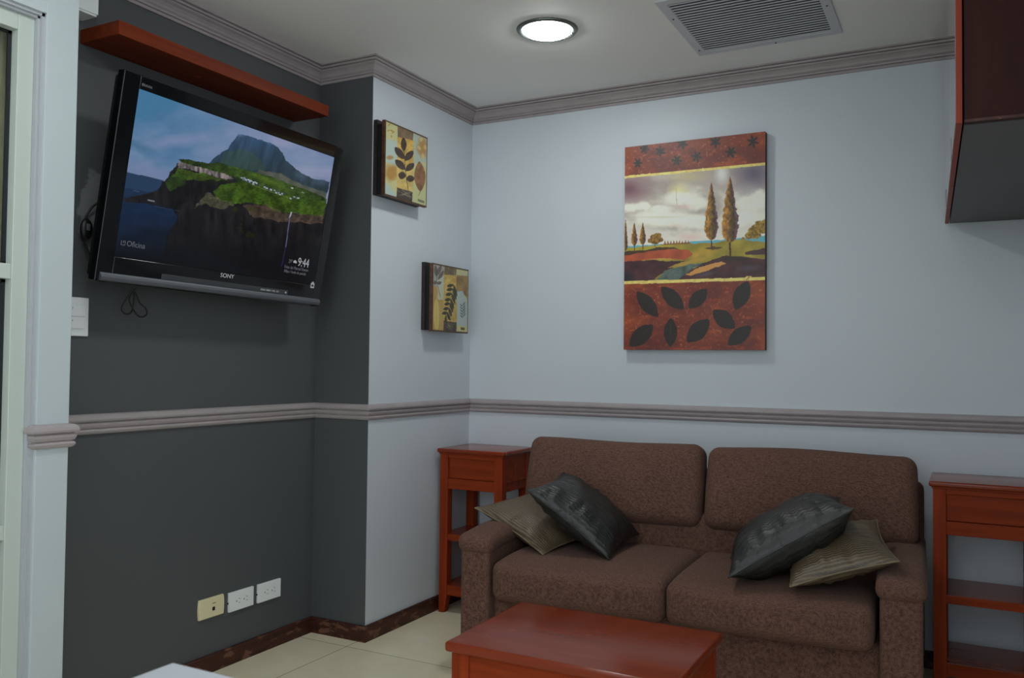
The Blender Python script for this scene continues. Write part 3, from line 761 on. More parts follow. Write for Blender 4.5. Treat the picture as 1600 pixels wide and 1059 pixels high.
# ================================================================ artwork
M_ART = paint_mat('painted_canvas', rough=0.45, bump=0.4)
M_ARTEDGE = mat('dark_canvas_edge', (60, 38, 34), 0.6, noise=0.3, nscale=60)
GAIN = 1.42
pt = thing('landscape_painting', 'tall rust-brown canvas of cypress trees and leaves on the back wall', 'painting', (1.091, -0.002, 1.606))
PW, PH, PD = 0.597, 0.880, 0.034
obj('canvas_edge', bx(-PW/2, PW/2, -PD, 0, -PH/2, PH/2), M_ARTEDGE, pt)
# sketch units as in a 2.862x view of the photograph
P = Paint(PW, PH, 330, 480, [(50, 117), (671, 56), (669, 1022), (43, 1022)]); X, Y = P.X, P.Y
rust = mixc((96, 40, 30), (120, 56, 36), fbm(X, Y*1.6, 90, 2)*2-.5)
P.C = rust.copy()
ed = np.clip(1-np.minimum(np.minimum(X-44, 672-X), 60)/60, 0, 1)*fbm(X, Y, 60, 4)
P.blend(ed*.9, (160, 70, 30))
P.blend(np.clip((fbm(X*.7, Y*2, 40, 12, 5)-.60)*6, 0, 1)*.55, (168, 76, 40))
P.blend(np.clip((fbm(X, Y, 9, 15, 3)-.66)*8, 0, 1)*.6, (176, 104, 66))
P.blend(np.clip((fbm(X, Y, 70, 17, 3)-.55)*6, 0, 1)*.4, (74, 32, 34))
dk = (34, 34, 32)
for (x, y, s, a0) in ((137, 124, 21, .2), (107, 188, 20, .0), (208, 136, 22, .5), (281, 179, 22, .1), (306, 103, 24, .35), (369, 163, 23, .2), (452, 98, 24, .45), (520, 145, 24, .1), (617, 100, 25, .3)):
    P.ell(x, y, s*.33, s*.33, dk, a=.95, wob=.5)
    for k in range(6):
        a = a0+k*pi/3; P.leaf(x, y, x+math.cos(a)*s*1.15, y+math.sin(a)*s*1.25, s*.24, dk, .93, wob=.6)
# landscape band, sketch lines of the two gold bands
def yt(x): return 250+(x-50)*(199-250)/620.0
def yb(x): return 722+(x-45)*(706-722)/625.0
band = (Y > yt(X)) & (Y < yb(X))
keep = P.C.copy()
t_ = np.clip((Y-yt(X))/(yb(X)-yt(X)), 0, 1)
P.C = mixc((150, 140, 132), (196, 190, 180), t_*1.6)
cl = fbm(X*.8, Y*1.4, 120, 23, 5)
P.blend((cl-.42)*4*.7, (206, 204, 190)); P.blend((.48-fbm(X, Y*1.5, 90, 27, 5))*4*.5, (132, 122, 114))
P.ell(70, 300, 120, 80, (100, 62, 74), a=.95, soft=.9); P.ell(170, 285, 150, 50, (124, 104, 104), a=.6, soft=.9)
P.ell(620, 240, 120, 110, (92, 82, 100), a=.95, soft=.9); P.ell(580, 320, 60, 60, (130, 124, 130), a=.5, soft=.9)
P.ell(330, 250, 120, 34, (176, 160, 118), a=.8, soft=.9); P.ell(290, 310, 60, 46, (205, 196, 140), a=.9, soft=1)
P.ell(480, 240, 40, 60, (198, 198, 196), a=.9, soft=.8)
cc = (214, 212, 198)
for (x, y, rx, ry) in ((75, 385, 50, 24), (130, 380, 42, 24), (210, 392, 60, 20), (300, 345, 90, 34), (370, 370, 70, 36), (600, 370, 70, 44), (650, 350, 40, 50), (560, 440, 90, 40), (240, 440, 160, 40), (380, 450, 110, 40)):
    P.ell(x, y, rx, ry, cc, a=.85, soft=.45, wob=.5)
P.ell(320, 385, 70, 12, (208, 172, 168), a=.6, soft=1); P.ell(290, 470, 60, 14, (206, 180, 168), a=.5, soft=1); P.ell(340, 520, 70, 24, (204, 164, 158), a=.7, soft=1)
P.ell(120, 520, 100, 30, (200, 176, 164), a=.6, soft=1); P.ell(200, 430, 160, 8, (160, 160, 140), a=.5, soft=1); P.ell(150, 470, 120, 6, (180, 180, 150), a=.5, soft=1)
P.poly([(40, 560), (300, 545), (350, 540), (480, 534), (672, 515), (672, 545), (40, 580)], (86, 152, 168), 1, 3, 20)
# ground
P.poly([(40, 568), (220, 552), (340, 548), (440, 548), (520, 530), (600, 536), (672, 545), (672, 730), (40, 730)], shade((140, 126, 46), .25, 60, 3), 1, 4, 30)
P.ell(420, 580, 50, 40, (176, 138, 50), a=.9, soft=1); P.ell(370, 600, 50, 26, (186, 140, 52), ang=-.8, a=.8, soft=1)
P.poly([(40, 585), (140, 575), (230, 562), (290, 570), (200, 585), (40, 605)], (52, 36, 26), .9, 5, 20)
P.poly([(40, 603), (160, 582), (270, 572), (330, 576), (352, 596), (320, 622), (240, 618), (150, 620), (40, 632)], shade((150, 70, 44), .2, 40, 5), 1, 4, 22)
P.poly([(40, 628), (160, 622), (320, 628), (250, 662), (200, 690), (170, 724), (40, 724)], shade((62, 34, 38), .35, 50, 6), 1, 5, 26)
P.poly([(150, 618), (210, 612), (300, 618), (200, 622)], (170, 136, 66), .8, 3, 12)
P.poly([(250, 725), (300, 700), (330, 670), (420, 625), (500, 605), (600, 612), (672, 618), (672, 730)], shade((66, 38, 40), .35, 50, 7), 1, 6, 26)
P.poly([(170, 728), (230, 668), (330, 640), (400, 632), (350, 660), (300, 700), (280, 725)], shade((66, 82, 84), .4, 26, 8), .9, 8, 20)
P.poly([(320, 690), (380, 655), (480, 628), (500, 638), (430, 665), (350, 690)], (188, 136, 70), .95, 5, 18)
P.poly([(240, 655), (300, 632), (420, 605), (400, 625), (300, 650)], (160, 130, 54), .9, 4, 16)
P.ell(600, 660, 70, 20, (72, 76, 88), ang=-.1, a=.7, soft=.9); P.ell(410, 685, 60, 12, (70, 80, 94), ang=-.2, a=.6, soft=.9)
P.poly([(580, 590), (672, 570), (672, 602), (590, 600)], (58, 36, 44), .9, 4, 20); P.poly([(400, 572), (440, 562), (490, 568), (440, 576)], (70, 50, 30), .9, 3, 12)
P.ell(540, 618, 80, 14, (44, 36, 28), a=.9, soft=.5)
P.ell(60, 700, 46, 40, (26, 28, 36), a=.95, soft=.8)
# trees
def cypress(x, y0, y1, w, lx=None):
    b = ((158, 110, 42), (62, 50, 26))
    L = y1-y0; n = int(L/2.6)
    q = np.clip((Y-y0)/L, 0, 1); prof = np.clip(np.sin(pi*q**1.35)**.72, 0, 1)*np.where(q < .5, 1, 1)
    prof = np.where(q < .72, (q/.72)**.8, np.sqrt(np.clip(1-((q-.72)/.28)**2, 0, 1)))
    d = (X-x)/(w*prof+1e-3); d = d+(fbm(X, Y, w*.35+2, 7, 3)-.5)*.55*np.sign(d)
    a = ((abs(d) < 1) & (q > 0) & (q < 1))
    col = mixc(b[0], b[1], (d+.8)/1.3)*(1+(fbm(X*1.5, Y, w*.3+1.5, 9, 3)-.5)[:, None]*1.1)
    col = np.where((d > .72)[:, None], np.array([96., 62, 74])[None], col)
    P.blend(a, col)
for (x, y0, y1, w, yt2, tw) in ((434, 276, 534, 30, 566, 5), (516, 250, 545, 38, 606, 8), (91, 452, 556, 14, 577, 4), (129, 452, 552, 15, 571, 4), (52, 436, 580, 10, 584, 4)):
    P.line([(x, y1-8), (x+1, yt2)], tw, (60, 40, 28)); cypress(x, y0, y1, w)
for (x, y, r) in ((165, 535, 14), (178, 520, 16), (195, 515, 18), (207, 530, 14), (185, 536, 20)): P.ell(x, y, r, r*.8, shade((120, 88, 34), .6, 7, 3), a=1, wob=.5)
P.line([(183, 545), (184, 560)], 3, (60, 40, 28))
for (x, y, r) in ((575, 530, 10), (600, 515, 20), (625, 495, 28), (650, 480, 34), (672, 475, 36), (630, 515, 22)): P.ell(x, y, r, r*.8, shade((126, 100, 34), .6, 8, 4), a=1, wob=.5)
P.poly([(600, 538), (672, 514), (672, 545)], (90, 152, 164), .9, 3, 12)
for x in range(222, 330, 13): P.poly([(x, 552), (x+6, 532), (x+12, 552)], (126, 82, 46), .9, 2, 6)
P.poly([(210, 552), (340, 543), (340, 548), (210, 556)], (120, 80, 40), .9)
P.line([(279, 305), (280, 378)], 2, (160, 140, 90), .8)
land = P.C.copy(); P.C = np.where(band[:, None], land, keep)
gold = shade((206, 184, 104), .15, 12, 2)
wv = (fbm(X, Y, 18, 31)-.5)*3
P.blend(abs(Y+wv-yt(X)) < 5.5, gold); P.blend(abs(Y+wv-yb(X)) < 7, gold)
P.ell(598, 704, 16, 10, gold, a=.9, wob=.4); P.line([(588, 712), (600, 698)], 2.5, (60, 50, 30))
# leaves (sketch units of the lower detail: 6.667x, origin 970,430 -> 2.862x, origin 960,190)
def L2(x, y): return ((x/6.667+10)*2.862, (y/6.667+240)*2.862)
for (a, b, w, st_) in (((172, 175), (392, 440), 74, (125, 145)), ((425, 125), (655, 360), 78, (400, 105)), ((712, 350), (900, 150), 72, (695, 400)), ((1190, 365), (1320, 70), 84, (1335, 25)),
                       ((960, 370), (1185, 555), 84, (935, 320)), ((95, 745), (340, 520), 84, (352, 480)), ((525, 450), (520, 750), 70, (525, 400)), ((695, 700), (918, 465), 88, (955, 420)), ((1115, 730), (1352, 535), 76, (1385, 510))):
    (x0, y0), (x1, y1) = L2(*a), L2(*b); sx_, sy_ = L2(*st_)
    near = (x0, y0) if math.hypot(x0-sx_, y0-sy_) < math.hypot(x1-sx_, y1-sy_) else (x1, y1)
    P.leaf(x0, y0, x1, y1, w/6.667*2.862, (34, 30, 28), .97, wob=.12, pw=.75)
    P.line([(sx_, sy_), near], 2.0, (150, 92, 60), .8)
    P.line([(x0+(x1-x0)*.1, y0+(y1-y0)*.1), (x0+(x1-x0)*.85, y0+(y1-y0)*.85)], 1.4, (60, 48, 40), .8)
P.mesh('canvas', M_ART, pt, lambda a, b: np.stack([a, np.full_like(a, -PD-0.0006), b], 1), GAIN)

# two small boxed panels on the return wall; local x = outwards, y = along the wall, z = up
M_PANELBACK = mat('dark_textured_backing', (34, 29, 28), 0.6, noise=0.5, nscale=70, bump=0.5, bscale=200)
M_PANELEDGE = mat('brown_gilt_edge', (84, 54, 34), 0.5, noise=0.5, nscale=50)
def panel(label, y, z, w, h, corners, painter):
    t = thing('botanical_panel', label, 'wall art', (0, y, z), 0, 'small square leaf panels')
    obj('backing_board', bx(0, 0.018, -w/2+.003, w/2+.003, -h/2+.006, h/2+.006), M_PANELBACK, t)
    obj('spacer', bx(0.018, 0.044, -w/2+.012, w/2-.012, -h/2+.006, h/2-.012), M_DARKHOLE, t)
    obj('panel_edge', bx(0.044, 0.0585, -w/2, w/2, -h/2, h/2), M_PANELEDGE, t)
    global P, X, Y
    P = Paint(w-0.006, h-0.006, 190, 190, corners); X, Y = P.X, P.Y
    painter()
    lum = P.C.mean(1, keepdims=True); P.C = lum+(P.C-lum)*0.82
    bd = np.minimum(np.minimum(P.u, 1-P.u), np.minimum(P.v, 1-P.v)); P.blend((bd < .012)*.8, (60, 40, 24))
    P.mesh('painted_face', M_ART, t, lambda a, b: np.stack([np.full_like(a, 0.0592), a, b], 1), 1.15)
    return t
brn = (66, 48, 40)
def art1():
    P.C = mixc((172, 174, 120), (196, 186, 120), fbm(X, Y, 120, 3)); n = fbm(X, Y, 70, 9)
    P.blend(P.inside([(100, 250), (232, 290), (225, 560), (95, 500)], 12, 60)*.9, (160, 182, 178)); P.ell(160, 620, 90, 110, (172, 118, 44), a=.9, soft=.5, wob=.4)
    P.ell(150, 460, 50, 30, (172, 118, 48), a=.8, soft=.5); P.poly([(90, 700), (215, 850), (200, 900), (85, 850)], (156, 180, 178), .85, 10, 40)
    P.poly([(395, 190), (560, 260), (530, 520), (400, 520)], (150, 168, 160), .8, 20, 60)
    P.ell(500, 360, 70, 130, (170, 122, 58), a=.9, soft=.5, wob=.4); P.poly([(390, 540), (540, 640), (530, 990), (385, 930)], (176, 180, 122), .9, 10, 60)
    P.poly([(236, 118), (405, 195), (400, 290), (236, 240)], shade((118, 92, 66), .3, 26, 4, .5), 1, 4, 30)
    P.poly([(236, 238), (408, 285), (395, 820), (222, 790)], shade((196, 156, 62), .25, 40, 5), 1, 5, 30)
    P.blend(P.inside([(222, 560), (400, 600), (395, 820), (222, 790)])*.4, (206, 186, 110))
    P.poly([(222, 780), (388, 830), (382, 940), (215, 890)], shade((62, 50, 42), .3, 20, 6), 1, 3, 20)
    for k in range(9): P.line([(222+random.random()*60, 800+random.random()*70), (320+random.random()*60, 830+random.random()*90)], 4, (150, 136, 108), .7)
    P.line([(305, 380), (310, 560), (325, 700), (345, 830)], 6, (80, 62, 40))
    for (x0, y0, x1, y1, w) in ((297, 248, 302, 395, 31), (205, 350, 304, 478, 36), (400, 395, 312, 495, 36), (208, 485, 310, 592, 36), (408, 530, 318, 604, 34), (240, 640, 316, 668, 40), (410, 690, 322, 690, 36)):
        P.leaf(x0, y0, x1, y1, w, shade(brn, .5, 8, 7), 1, pw=.6)
    P.leaf(464, 508, 470, 830, 60, shade((132, 88, 52), .3, 30, 8), 1, pw=.7); P.line([(470, 830), (448, 872)], 5, (90, 62, 40)); P.line([(466, 540), (470, 800)], 3, (100, 70, 44), .7)
    for (x, y, dx, dy) in ((130, 120, 30, -30), (150, 160, 40, 20), (150, 160, -26, 12), (170, 200, 34, -24), (165, 215, 6, 30)): P.leaf(x, y, x+dx, y+dy, 9, (176, 136, 50), .9)
    for (x, y, dx, dy) in ((480, 300, 20, -50), (450, 340, 30, 50), (500, 420, 10, 70), (525, 330, 10, 60)): P.leaf(x, y, x+dx, y+dy, 16, (206, 172, 100), .8)
    P.poly([(440, 905), (510, 930), (512, 955), (440, 930)], (96, 96, 70), .8, 4, 10)
def art2():
    P.C = mixc((182, 160, 84), (176, 132, 62), fbm(X, Y, 110, 4))
    P.poly([(195, 90), (335, 120), (325, 400), (186, 380)], (150, 150, 142), 1, 8, 40); P.poly([(240, 300), (330, 250), (325, 560), (250, 540)], (178, 184, 160), .8, 20, 50)
    for (x0, y0, x1, y1, w) in ((300, 110, 240, 250, 24), (330, 180, 255, 300, 22), (220, 110, 235, 260, 22), (190, 330, 250, 340, 24), (300, 330, 240, 350, 22)): P.leaf(x0, y0, x1, y1, w, (96, 84, 74), .95)
    P.line([(235, 130), (240, 330), (285, 525)], 5, (60, 50, 42))
    P.poly([(340, 125), (490, 165), (485, 250), (335, 235)], shade((112, 92, 62), .3, 26, 4, .5), 1, 4, 30)
    P.poly([(332, 238), (486, 262), (480, 830), (320, 820)], shade((190, 156, 66), .25, 40, 5), 1, 5, 30)
    P.poly([(490, 168), (640, 200), (636, 300), (490, 260)], (184, 180, 128), 1, 10, 40); P.poly([(490, 240), (632, 260), (626, 520), (490, 460)], shade((146, 112, 60), .3, 60, 8), 1, 16, 60)
    P.poly([(490, 460), (560, 450), (622, 560), (616, 900), (486, 890)], (160, 176, 174), .95, 12, 60); P.poly([(486, 880), (616, 900), (612, 975), (484, 965)], (188, 180, 120), 1, 6, 30)
    P.ell(232, 740, 34, 200, (204, 180, 84), a=.95, wob=.1); P.line([(234, 560), (230, 930)], 3, (160, 130, 50), .7)
    P.ell(380, 310, 24, 24, (208, 180, 80), a=.8); P.ell(450, 310, 24, 26, (180, 120, 50), a=.6)
    P.poly([(322, 815), (482, 845), (476, 955), (316, 945)], shade((66, 54, 44), .3, 20, 6), 1, 3, 20)
    for k in range(10): P.line([(330+random.random()*50, 840+random.random()*60), (390+random.random()*80, 850+random.random()*100)], 4, (140, 128, 100), .7)
    P.line([(440, 360), (470, 450), (465, 560), (420, 720), (350, 840)], 7, (52, 50, 34))
    for i, (x, y) in enumerate(((448, 370), (440, 420), (425, 480), (410, 548), (400, 600), (385, 660), (365, 715))):
        P.leaf(x-84+i*3, y+14, x+4, y, 22, (52, 52, 34), 1); P.leaf(x, y-6, x+46-i*2, y+150-i*8, 17, (58, 56, 36), 1)
    P.leaf(350, 750, 345, 840, 14, (52, 52, 34)); P.leaf(365, 740, 410, 820, 14, (52, 52, 34))
    P.line([(570, 590), (560, 780)], 4, (90, 100, 100))
    for k in range(5): P.leaf(565, 640+k*35, 598, 580+k*35+6, 7, (90, 100, 98)); P.leaf(563, 650+k*35, 528, 610+k*35, 8, (96, 106, 104))
    P.poly([(532, 905), (585, 915), (585, 945), (532, 938)], (80, 66, 40), .9, 3, 10)
panel('upper square panel of dark oval leaves on the pale return wall', -0.630, 1.916, 0.305, 0.302, [(108, 55), (553, 262), (530, 990), (90, 850)], art1)
panel('lower square panel of a curving fern frond on the pale return wall', -0.272, 1.386, 0.305, 0.296, [(195, 90), (643, 190), (620, 980), (178, 930)], art2)

# ================================================================ wall cabinet on the right
cabt = thing('wall_cabinet', 'dark cherry wall cabinet with glossy doors high on the right', 'cabinet', (2.083, -1.462, 1.632), math.radians(1.95))
CD, CL, CH = 0.345, 1.44, 0.665     # local: x depth to the right, y length away from the camera
cabt.location = (2.083, -1.462, 1.632)
obj('end_panel', bx(0.016, CD, 0.004, 0.022, 0.0, CH), M_CABD, cabt, bevel=0.001)
obj('end_panel', bx(0.016, CD, CL-0.018, CL, 0.0, CH), M_CABD, cabt, bevel=0.001)
obj('bottom_panel', bx(0.016, CD, 0.022, CL-0.018, -0.001, 0.018), M_CABB, cabt)
obj('top_panel', bx(0.016, CD, 0.022, CL-0.018, CH-0.018, CH), M_CABD, cabt)
obj('back_panel', bx(CD-0.006, CD-0.001, 0.022, CL-0.018, 0.018, CH-0.018), M_CABD, cabt)
obj('edge_strip', bx(0.016, CD, 0.0, 0.004, 0.0, 0.007), M_SKIRT, cabt, bevel=0.001)
for i, (a, b) in enumerate(((0.0, CL/2-0.002), (CL/2+0.002, CL))):
    d = obj('door', bx(-0.0, 0.0125, a, b, -0.001, CH), M_CABEDGE, cabt, bevel=0.0008)
    d.location = (0, 0, 0)
    obj('door_face', bx(-0.0012, 0.0, a+0.002, b-0.002, 0.003, CH-0.003), M_LACQ, d)
    hy = (0.385, 1.10)[i]
    bm = bmesh.new(); add_box(bm, -0.0035, -0.0012, hy-0.006, hy+0.006, 0.004, 0.062); obj('handle', bm, M_CHROME, d, bevel=0.001)

# ================================================================ side tables
def side_table(x0, label, mirror=False):
    t = thing('side_table', label, 'side table', (x0, -0.305, 0), 0, 'matching cherry side tables')
    W, D, H = 0.33, 0.285, 0.722
    L = 0.040; i = 0.008
    bm = soft_box(W/2+0.004, D/2+0.004, 0.009, 0.006, n=2); shift(bm, W/2, D/2, H-0.009); obj('tabletop', bm, M_TOP, t, smooth=True)
    bm = bx(i-0.004, W-i+0.004, i-0.004, D-i+0.004, H-0.024, H-0.018); obj('top_moulding', bm, M_CHERRYX, t, bevel=0.001)
    for lx in (i, W-i-L):
        for ly in (i, D-i-L):
            bm = bmesh.new(); vs = add_box(bm, lx, lx+L, ly, ly+L, 0.07, H-0.024)
            # tapered foot
            cx = lx if lx == i else lx+L-0.028; cy = ly if ly == i else ly+L-0.028
            top = [(lx, ly), (lx+L, ly), (lx+L, ly+L), (lx, ly+L)]; bot = [(cx, cy), (cx+.028, cy), (cx+.028, cy+.028), (cx, cy+.028)]
            a = [bm.verts.new((p[0], p[1], 0.07)) for p in top]; b = [bm.verts.new((p[0], p[1], 0)) for p in bot]
            bm.faces.new(b)
            for k in range(4): bm.faces.new((a[k], a[(k+1) % 4], b[(k+1) % 4], b[k]))
            bmesh.ops.remove_doubles(bm, verts=bm.verts, dist=1e-6)
            obj('leg', bm, M_CHERRY, t, bevel=0.0015)
    for (a, b, c, d, nm) in ((i+L, W-i-L, D-i-0.018, D-i-0.004, 'apron'), (i+0.004, i+0.018, i+L, D-i-L, 'apron'), (W-i-0.018, W-i-0.004, i+L, D-i-L, 'apron')):
        obj(nm, bx(a, b, c, d, 0.545, H-0.024), M_CHERRYX, t)
    for lx in (i+0.001, W-i-0.004):        # thin bead under the side panels
        obj('bead', bx(lx, lx+0.003, i+L, D-i-L, 0.583, 0.588), M_CHERRYX, t)
    obj('drawer_rail', bx(i+L, W-i-L, i+0.003, i+0.02, 0.545, 0.590), M_CHERRYX, t, bevel=0.0015)
    obj('drawer_rail', bx(i+L, W-i-L, i+0.003, i+0.02, H-0.042, H-0.024), M_CHERRYX, t, bevel=0.0015)
    dr = obj('drawer', bx(i+L+0.001, W-i-L-0.001, i+0.010, i+0.026, 0.592, H-0.043), M_CHERRYX, t, bevel=0.001)
    for z0, z1 in ((0.318, 0.346), (0.078, 0.122)):
        s = obj('shelf', bx(i+0.006, W-i-0.006, i+0.006, D-i-0.006, z1-0.012, z1), M_TOP, t)
        bm = bmesh.new(); add_box(bm, i+L, W-i-L, i+0.004, i+0.02, z0, z1-0.003); add_box(bm, i+L, W-i-L, D-i-0.02, D-i-0.004, z0, z1-0.012)
        add_box(bm, i+0.004, i+0.02, i+L, D-i-L, z0, z1-0.003); add_box(bm, W-i-0.02, W-i-0.004, i+L, D-i-L, z0, z1-0.003)
        obj('shelf_frame', bm, M_CHERRYX, t)
    return t
side_table(0.022, 'tall narrow cherry side table in the corner, left of the sofa')
side_table(1.992, 'tall narrow cherry side table at the right edge, right of the sofa').location.y = -0.325

# ================================================================ coffee table
ct = thing('coffee_table', 'low cherry wood coffee table with a scratched top before the sofa', 'coffee table', (0.935, -1.69, 0))
W, D, H = 0.597, 0.425, 0.40
bm = soft_box(W/2, D/2, 0.013, 0.008, n=2); shift(bm, W/2, D/2, H-0.013); obj('tabletop', bm, M_TOP, ct, smooth=True)
for lx in (0.014, W-0.014-0.05):
    for ly in (0.014, D-0.014-0.05):
        obj('leg', bx(lx, lx+0.05, ly, ly+0.05, 0, H-0.026), M_CHERRY, ct, bevel=0.002)
for (a, b, c, d) in ((0.064, W-0.064, 0.018, 0.036), (0.064, W-0.064, D-0.036, D-0.018), (0.018, 0.036, 0.064, D-0.064), (W-0.036, W-0.018, 0.064, D-0.064)):
    obj('apron', bx(a, b, c, d, H-0.085, H-0.026), M_CHERRYX, ct, bevel=0.001)

# ================================================================ sofa
sf = thing('sofa', 'brown woven two-seat sofa against the back wall between side tables', 'sofa', (1.201, -0.075, 0), math.radians(2.6))
SW = 0.765; SD = 0.765
def wav(amp, sc, seed):
    def f(o, u):
        return (o[0]+amp*math.sin(o[2]*sc+seed), o[1]+amp*math.sin(o[0]*sc*.8+seed*2), o[2]+amp*math.sin(o[0]*sc+o[1]*sc*.7+seed))
    return f
bm = soft_box(SW-0.12, 0.325, 0.115, 0.02, n=4); shift(bm, 0, -0.385, 0.165); obj('base', bm, M_SOFA, sf, smooth=True)
bm = soft_box(SW-0.003, 0.055, 0.315, 0.03, n=8); shift(bm, 0, -0.060, 0.375); obj('back_frame', bm, M_SOFA, sf, smooth=True)
bm = soft_box(0.60, 0.045, 0.10, 0.035, n=6, puff=(0, .012, 0)); shift(bm, 0, -0.185, 0.44); obj('back_panel', bm, M_SOFA, sf, smooth=True)
for s in (-1, 1):
    ax = s*(SW-0.068)
    bm = soft_box(0.058, SD/2-0.006, 0.20, 0.016, n=8); shift(bm, ax, -SD/2+0.002, 0.25); a = obj('arm', bm, M_SOFA, sf, smooth=True)
    def padfn(o, u):
        # sloping roll: droops a little to the front, squashed where the cushions lean
        return (o[0], o[1], o[2]-0.010*max(0, -u[1])**3+0.002*math.sin(o[1]*23))
    bm = soft_box(0.070, SD/2, 0.034, 0.030, n=10, puff=(0, 0.004, 0.006), fn=padfn); shift(bm, ax, -SD/2-0.004, 0.463); obj('arm_pad', bm, M_SOFA, a, smooth=True)
for s in (-1, 1):
    def seatfn(o, u, s=s):
        fr = max(0, -u[1])
        return (o[0], o[1]-0.012*(1-u[0]**2)*fr, o[2]-(0.016*fr**4-0.004*math.sin(o[0]*14+s)*(1-u[1]**2))*max(0, u[2])**2)
    bm = soft_box(0.311, 0.295, 0.073, 0.036, n=14, puff=(0.004, 0.010, 0.012), fn=seatfn); shift(bm, s*0.3135, -0.482, 0.332, rx=math.radians(-1))
    obj('seat_cushion', bm, M_SOFA, sf, smooth=True)
for s in (-1, 1):
    def backfn(o, u, s=s):
        return (o[0]*(1-0.015*max(0, u[2])), o[1], o[2]+0.004*math.sin(o[0]*9+s*2)*(u[2] > 0))
    bm = soft_box(0.368, 0.062, 0.158, 0.042, n=14, puff=(0.002, 0.022, 0.003), fn=backfn)
    shift(bm, s*0.373+0.003, -0.175, 0.632, rx=math.radians(-14)); obj('back_cushion', bm, M_SOFA, sf, smooth=True)
for sx in (-0.68, 0.68):
    for sy in (-0.70, -0.06):
        obj('foot', bx(sx-0.025, sx+0.025, sy-0.025, sy+0.025, 0, 0.052), M_DARKHOLE, sf)

# ================================================================ scatter cushions
def pleat(name, c1, c2, axis, freq, rough, coat=0.0, crink=0.4, sheen=0.0):
    m, n, b = nt(name)
    tc = n.nodes.new('ShaderNodeTexCoord')
    wv = n.nodes.new('ShaderNodeTexWave'); wv.wave_type = 'BANDS'; wv.bands_direction = axis
    wv.inputs['Scale'].default_value = freq; wv.inputs['Distortion'].default_value = 1.4; wv.inputs['Detail'].default_value = 3; wv.inputs['Detail Scale'].default_value = 3
    n.links.new(tc.outputs['Object'], wv.inputs['Vector'])
    nz = n.nodes.new('ShaderNodeTexNoise'); nz.inputs['Scale'].default_value = 14; nz.inputs['Detail'].default_value = 6; nz.inputs['Distortion'].default_value = 1.0
    n.links.new(tc.outputs['Object'], nz.inputs['Vector'])
    r = n.nodes.new('ShaderNodeValToRGB'); r.color_ramp.elements[0].color = s2l(c1); r.color_ramp.elements[1].color = s2l(c2)
    n.links.new(wv.outputs['Fac'], r.inputs['Fac']); n.links.new(r.outputs['Color'], b.inputs['Base Color'])
    b.inputs['Roughness'].default_value = rough; b.inputs['Coat Weight'].default_value = coat; b.inputs['Coat Roughness'].default_value = 0.3
    b.inputs['Sheen Weight'].default_value = sheen
    b1 = n.nodes.new('ShaderNodeBump'); b1.inputs['Strength'].default_value = 0.5; b1.inputs['Distance'].default_value = 0.002
    n.links.new(wv.outputs['Fac'], b1.inputs['Height'])
    b2 = n.nodes.new('ShaderNodeBump'); b2.inputs['Strength'].default_value = crink; b2.inputs['Distance'].default_value = 0.02
    n.links.new(nz.outputs['Fac'], b2.inputs['Height']); n.links.new(b1.outputs['Normal'], b2.inputs['Normal']); n.links.new(b2.outputs['Normal'], b.inputs['Normal'])
    return m
M_DARKP = pleat('charcoal_satin', (28, 30, 29), (40, 42, 41), 'Y', 26, 0.42, 0.1, 0.5)
M_TAUPE = pleat('taupe_striped_satin', (72, 62, 48), (114, 98, 76), 'Y', 34, 0.42, 0.05, 0.35)
M_CORD = mat('taupe_piping', (120, 106, 82), 0.5)

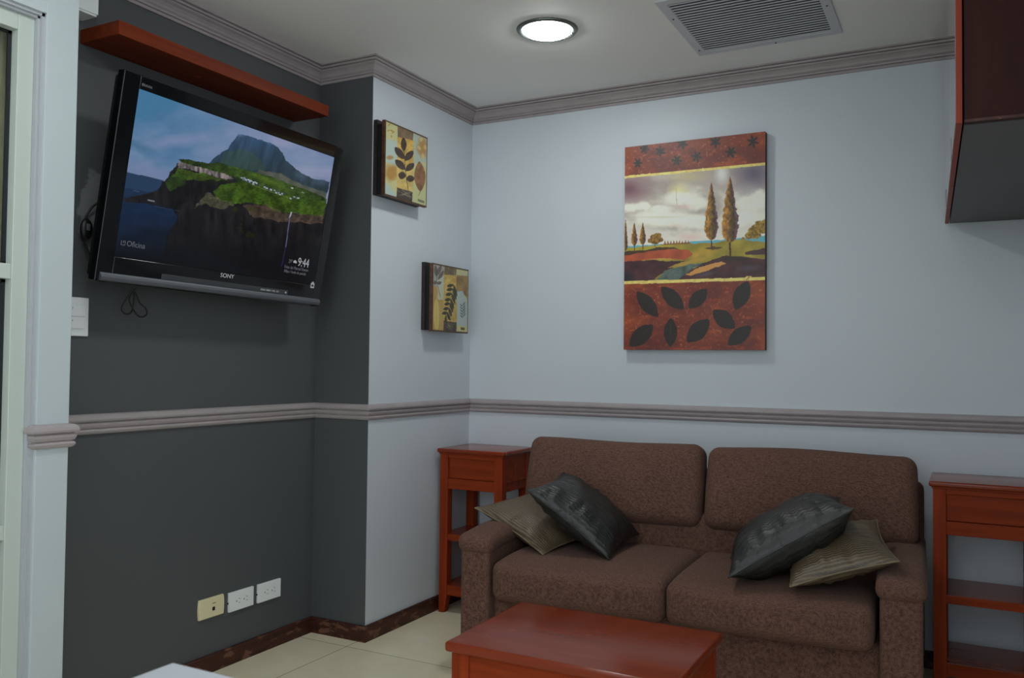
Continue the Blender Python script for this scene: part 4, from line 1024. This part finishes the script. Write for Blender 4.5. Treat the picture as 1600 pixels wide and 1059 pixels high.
def pillow(label, c, e1, e2, s1, s2, th, m, cord=None, seed=1, group='scatter cushions on the sofa'):
    e1 = Vector(e1).normalized(); e2 = Vector(e2); e2 = (e2-e1*e2.dot(e1)).normalized(); e3 = e1.cross(e2)
    n = 44; verts = []; faces = []; rnd = random.Random(seed)
    ph = [rnd.uniform(0, 6.28) for _ in range(8)]
    def outline(u, v):
        x = u*(1-0.10*(1-v*v)*abs(u)**1.5); y = v*(1-0.10*(1-u*u)*abs(v)**1.5)
        return x*s1/2, y*s2/2
    def height(u, v):
        a = max(0, 1-abs(u)**2.3)*max(0, 1-abs(v)**2.3)
        h = th/2*a**0.55
        # gathers running in from the seams
        e = max(abs(u), abs(v)); w = max(0, (e-.45)/.55)*(1-e)*4
        s = math.sin(v*17+ph[0])*.5+math.sin(v*29+ph[1])*.5 if abs(u) > abs(v) else math.sin(u*19+ph[2])*.5+math.sin(u*31+ph[3])*.5
        return h*(1+0.20*w*s)+0.004*a*math.sin(u*7+v*5+ph[4])
    idx = {}
    for side in (1, -1):
        for i in range(n+1):
            for j in range(n+1):
                u = math.sin((i/n*2-1)*pi/2); v = math.sin((j/n*2-1)*pi/2)
                edge = i in (0, n) or j in (0, n)
                if edge and side == -1: idx[(side, i, j)] = idx[(1, i, j)]; continue
                x, y = outline(u, v); z = 0 if edge else side*height(u, v)
                idx[(side, i, j)] = len(verts); verts.append((x, y, z))
    for side in (1, -1):
        for i in range(n):
            for j in range(n):
                f = [idx[(side, i, j)], idx[(side, i+1, j)], idx[(side, i+1, j+1)], idx[(side, i, j+1)]]
                faces.append(f if side == 1 else f[::-1])
    t = thing('cushion', label, 'cushion', c, 0, group)
    R = Matrix((e1, e2, e3)).transposed().to_4x4(); R.translation = Vector(c); t.matrix_world = R
    o = obj('cover', (verts, [], faces), m, t, smooth=True)
    bm = bmesh.new(); ring = []
    for k in range(4):
        for q in range(16):
            a = math.sin((q/16*2-1)*pi/2)
            u, v = ((a, -1), (1, a), (-a, 1), (-1, -a))[k]; x, y = outline(u, v); ring.append((x, y, 0))
    add_tube(bm, ring, 0.0028, 6, closed=True, smooth=0)
    obj('piping', bm, cord or m, t, smooth=True)
    return t
def from_corners(a, b, c, d, **k):
    a, b, c, d = map(Vector, (a, b, c, d)); ce = (a+b+c+d)/4
    return dict(c=tuple(ce), e1=tuple((b-a)+(c-d)), e2=tuple((d-a)+(c-b)), s1=((b-a).length+(c-d).length)/2, s2=((d-a).length+(c-b).length)/2)
pillow('taupe striped satin cushion leaning on the left arm of the sofa', th=0.10, m=M_TAUPE, cord=M_CORD, seed=3,
       **from_corners((0.425, -0.66, 0.540), (0.755, -0.74, 0.415), (0.845, -0.38, 0.445), (0.515, -0.30, 0.575)))
pillow('charcoal pleated satin cushion lying on the left taupe cushion', th=0.15, m=M_DARKP, seed=5,
       **from_corners((0.690, -0.744, 0.640), (1.000, -0.71, 0.418), (0.970, -0.34, 0.448), (0.662, -0.37, 0.668)))
pillow('taupe satin cushion leaning on the right arm of the sofa', th=0.12, m=M_TAUPE, cord=M_CORD, seed=8,
       **from_corners((1.60, -0.83, 0.425), (1.90, -0.77, 0.525), (1.86, -0.41, 0.60), (1.56, -0.47, 0.50)))
pillow('charcoal satin cushion propped over the right taupe cushion', th=0.19, m=M_DARKP, seed=11,
       **from_corners((1.430, -0.845, 0.430), (1.786, -0.75, 0.668), (1.726, -0.37, 0.655), (1.370, -0.465, 0.432)))

# ================================================================ white desk by the camera
dk_ = thing('desk', 'white laminate desk with only its far corner in view, bottom left', 'desk', (1.285, -3.60, 0))
W, D = 1.0, 0.762
bm = soft_box(W/2, D/2, 0.0125, 0.002, n=2); shift(bm, W/2, D/2, 0.7375); obj('desktop', bm, M_DESK, dk_, smooth=False)
for lx in (0.03, W-0.07):
    for ly in (0.03, D-0.07): obj('leg', bx(lx, lx+0.04, ly, ly+0.04, 0, 0.725), M_DESK, dk_, bevel=0.001)
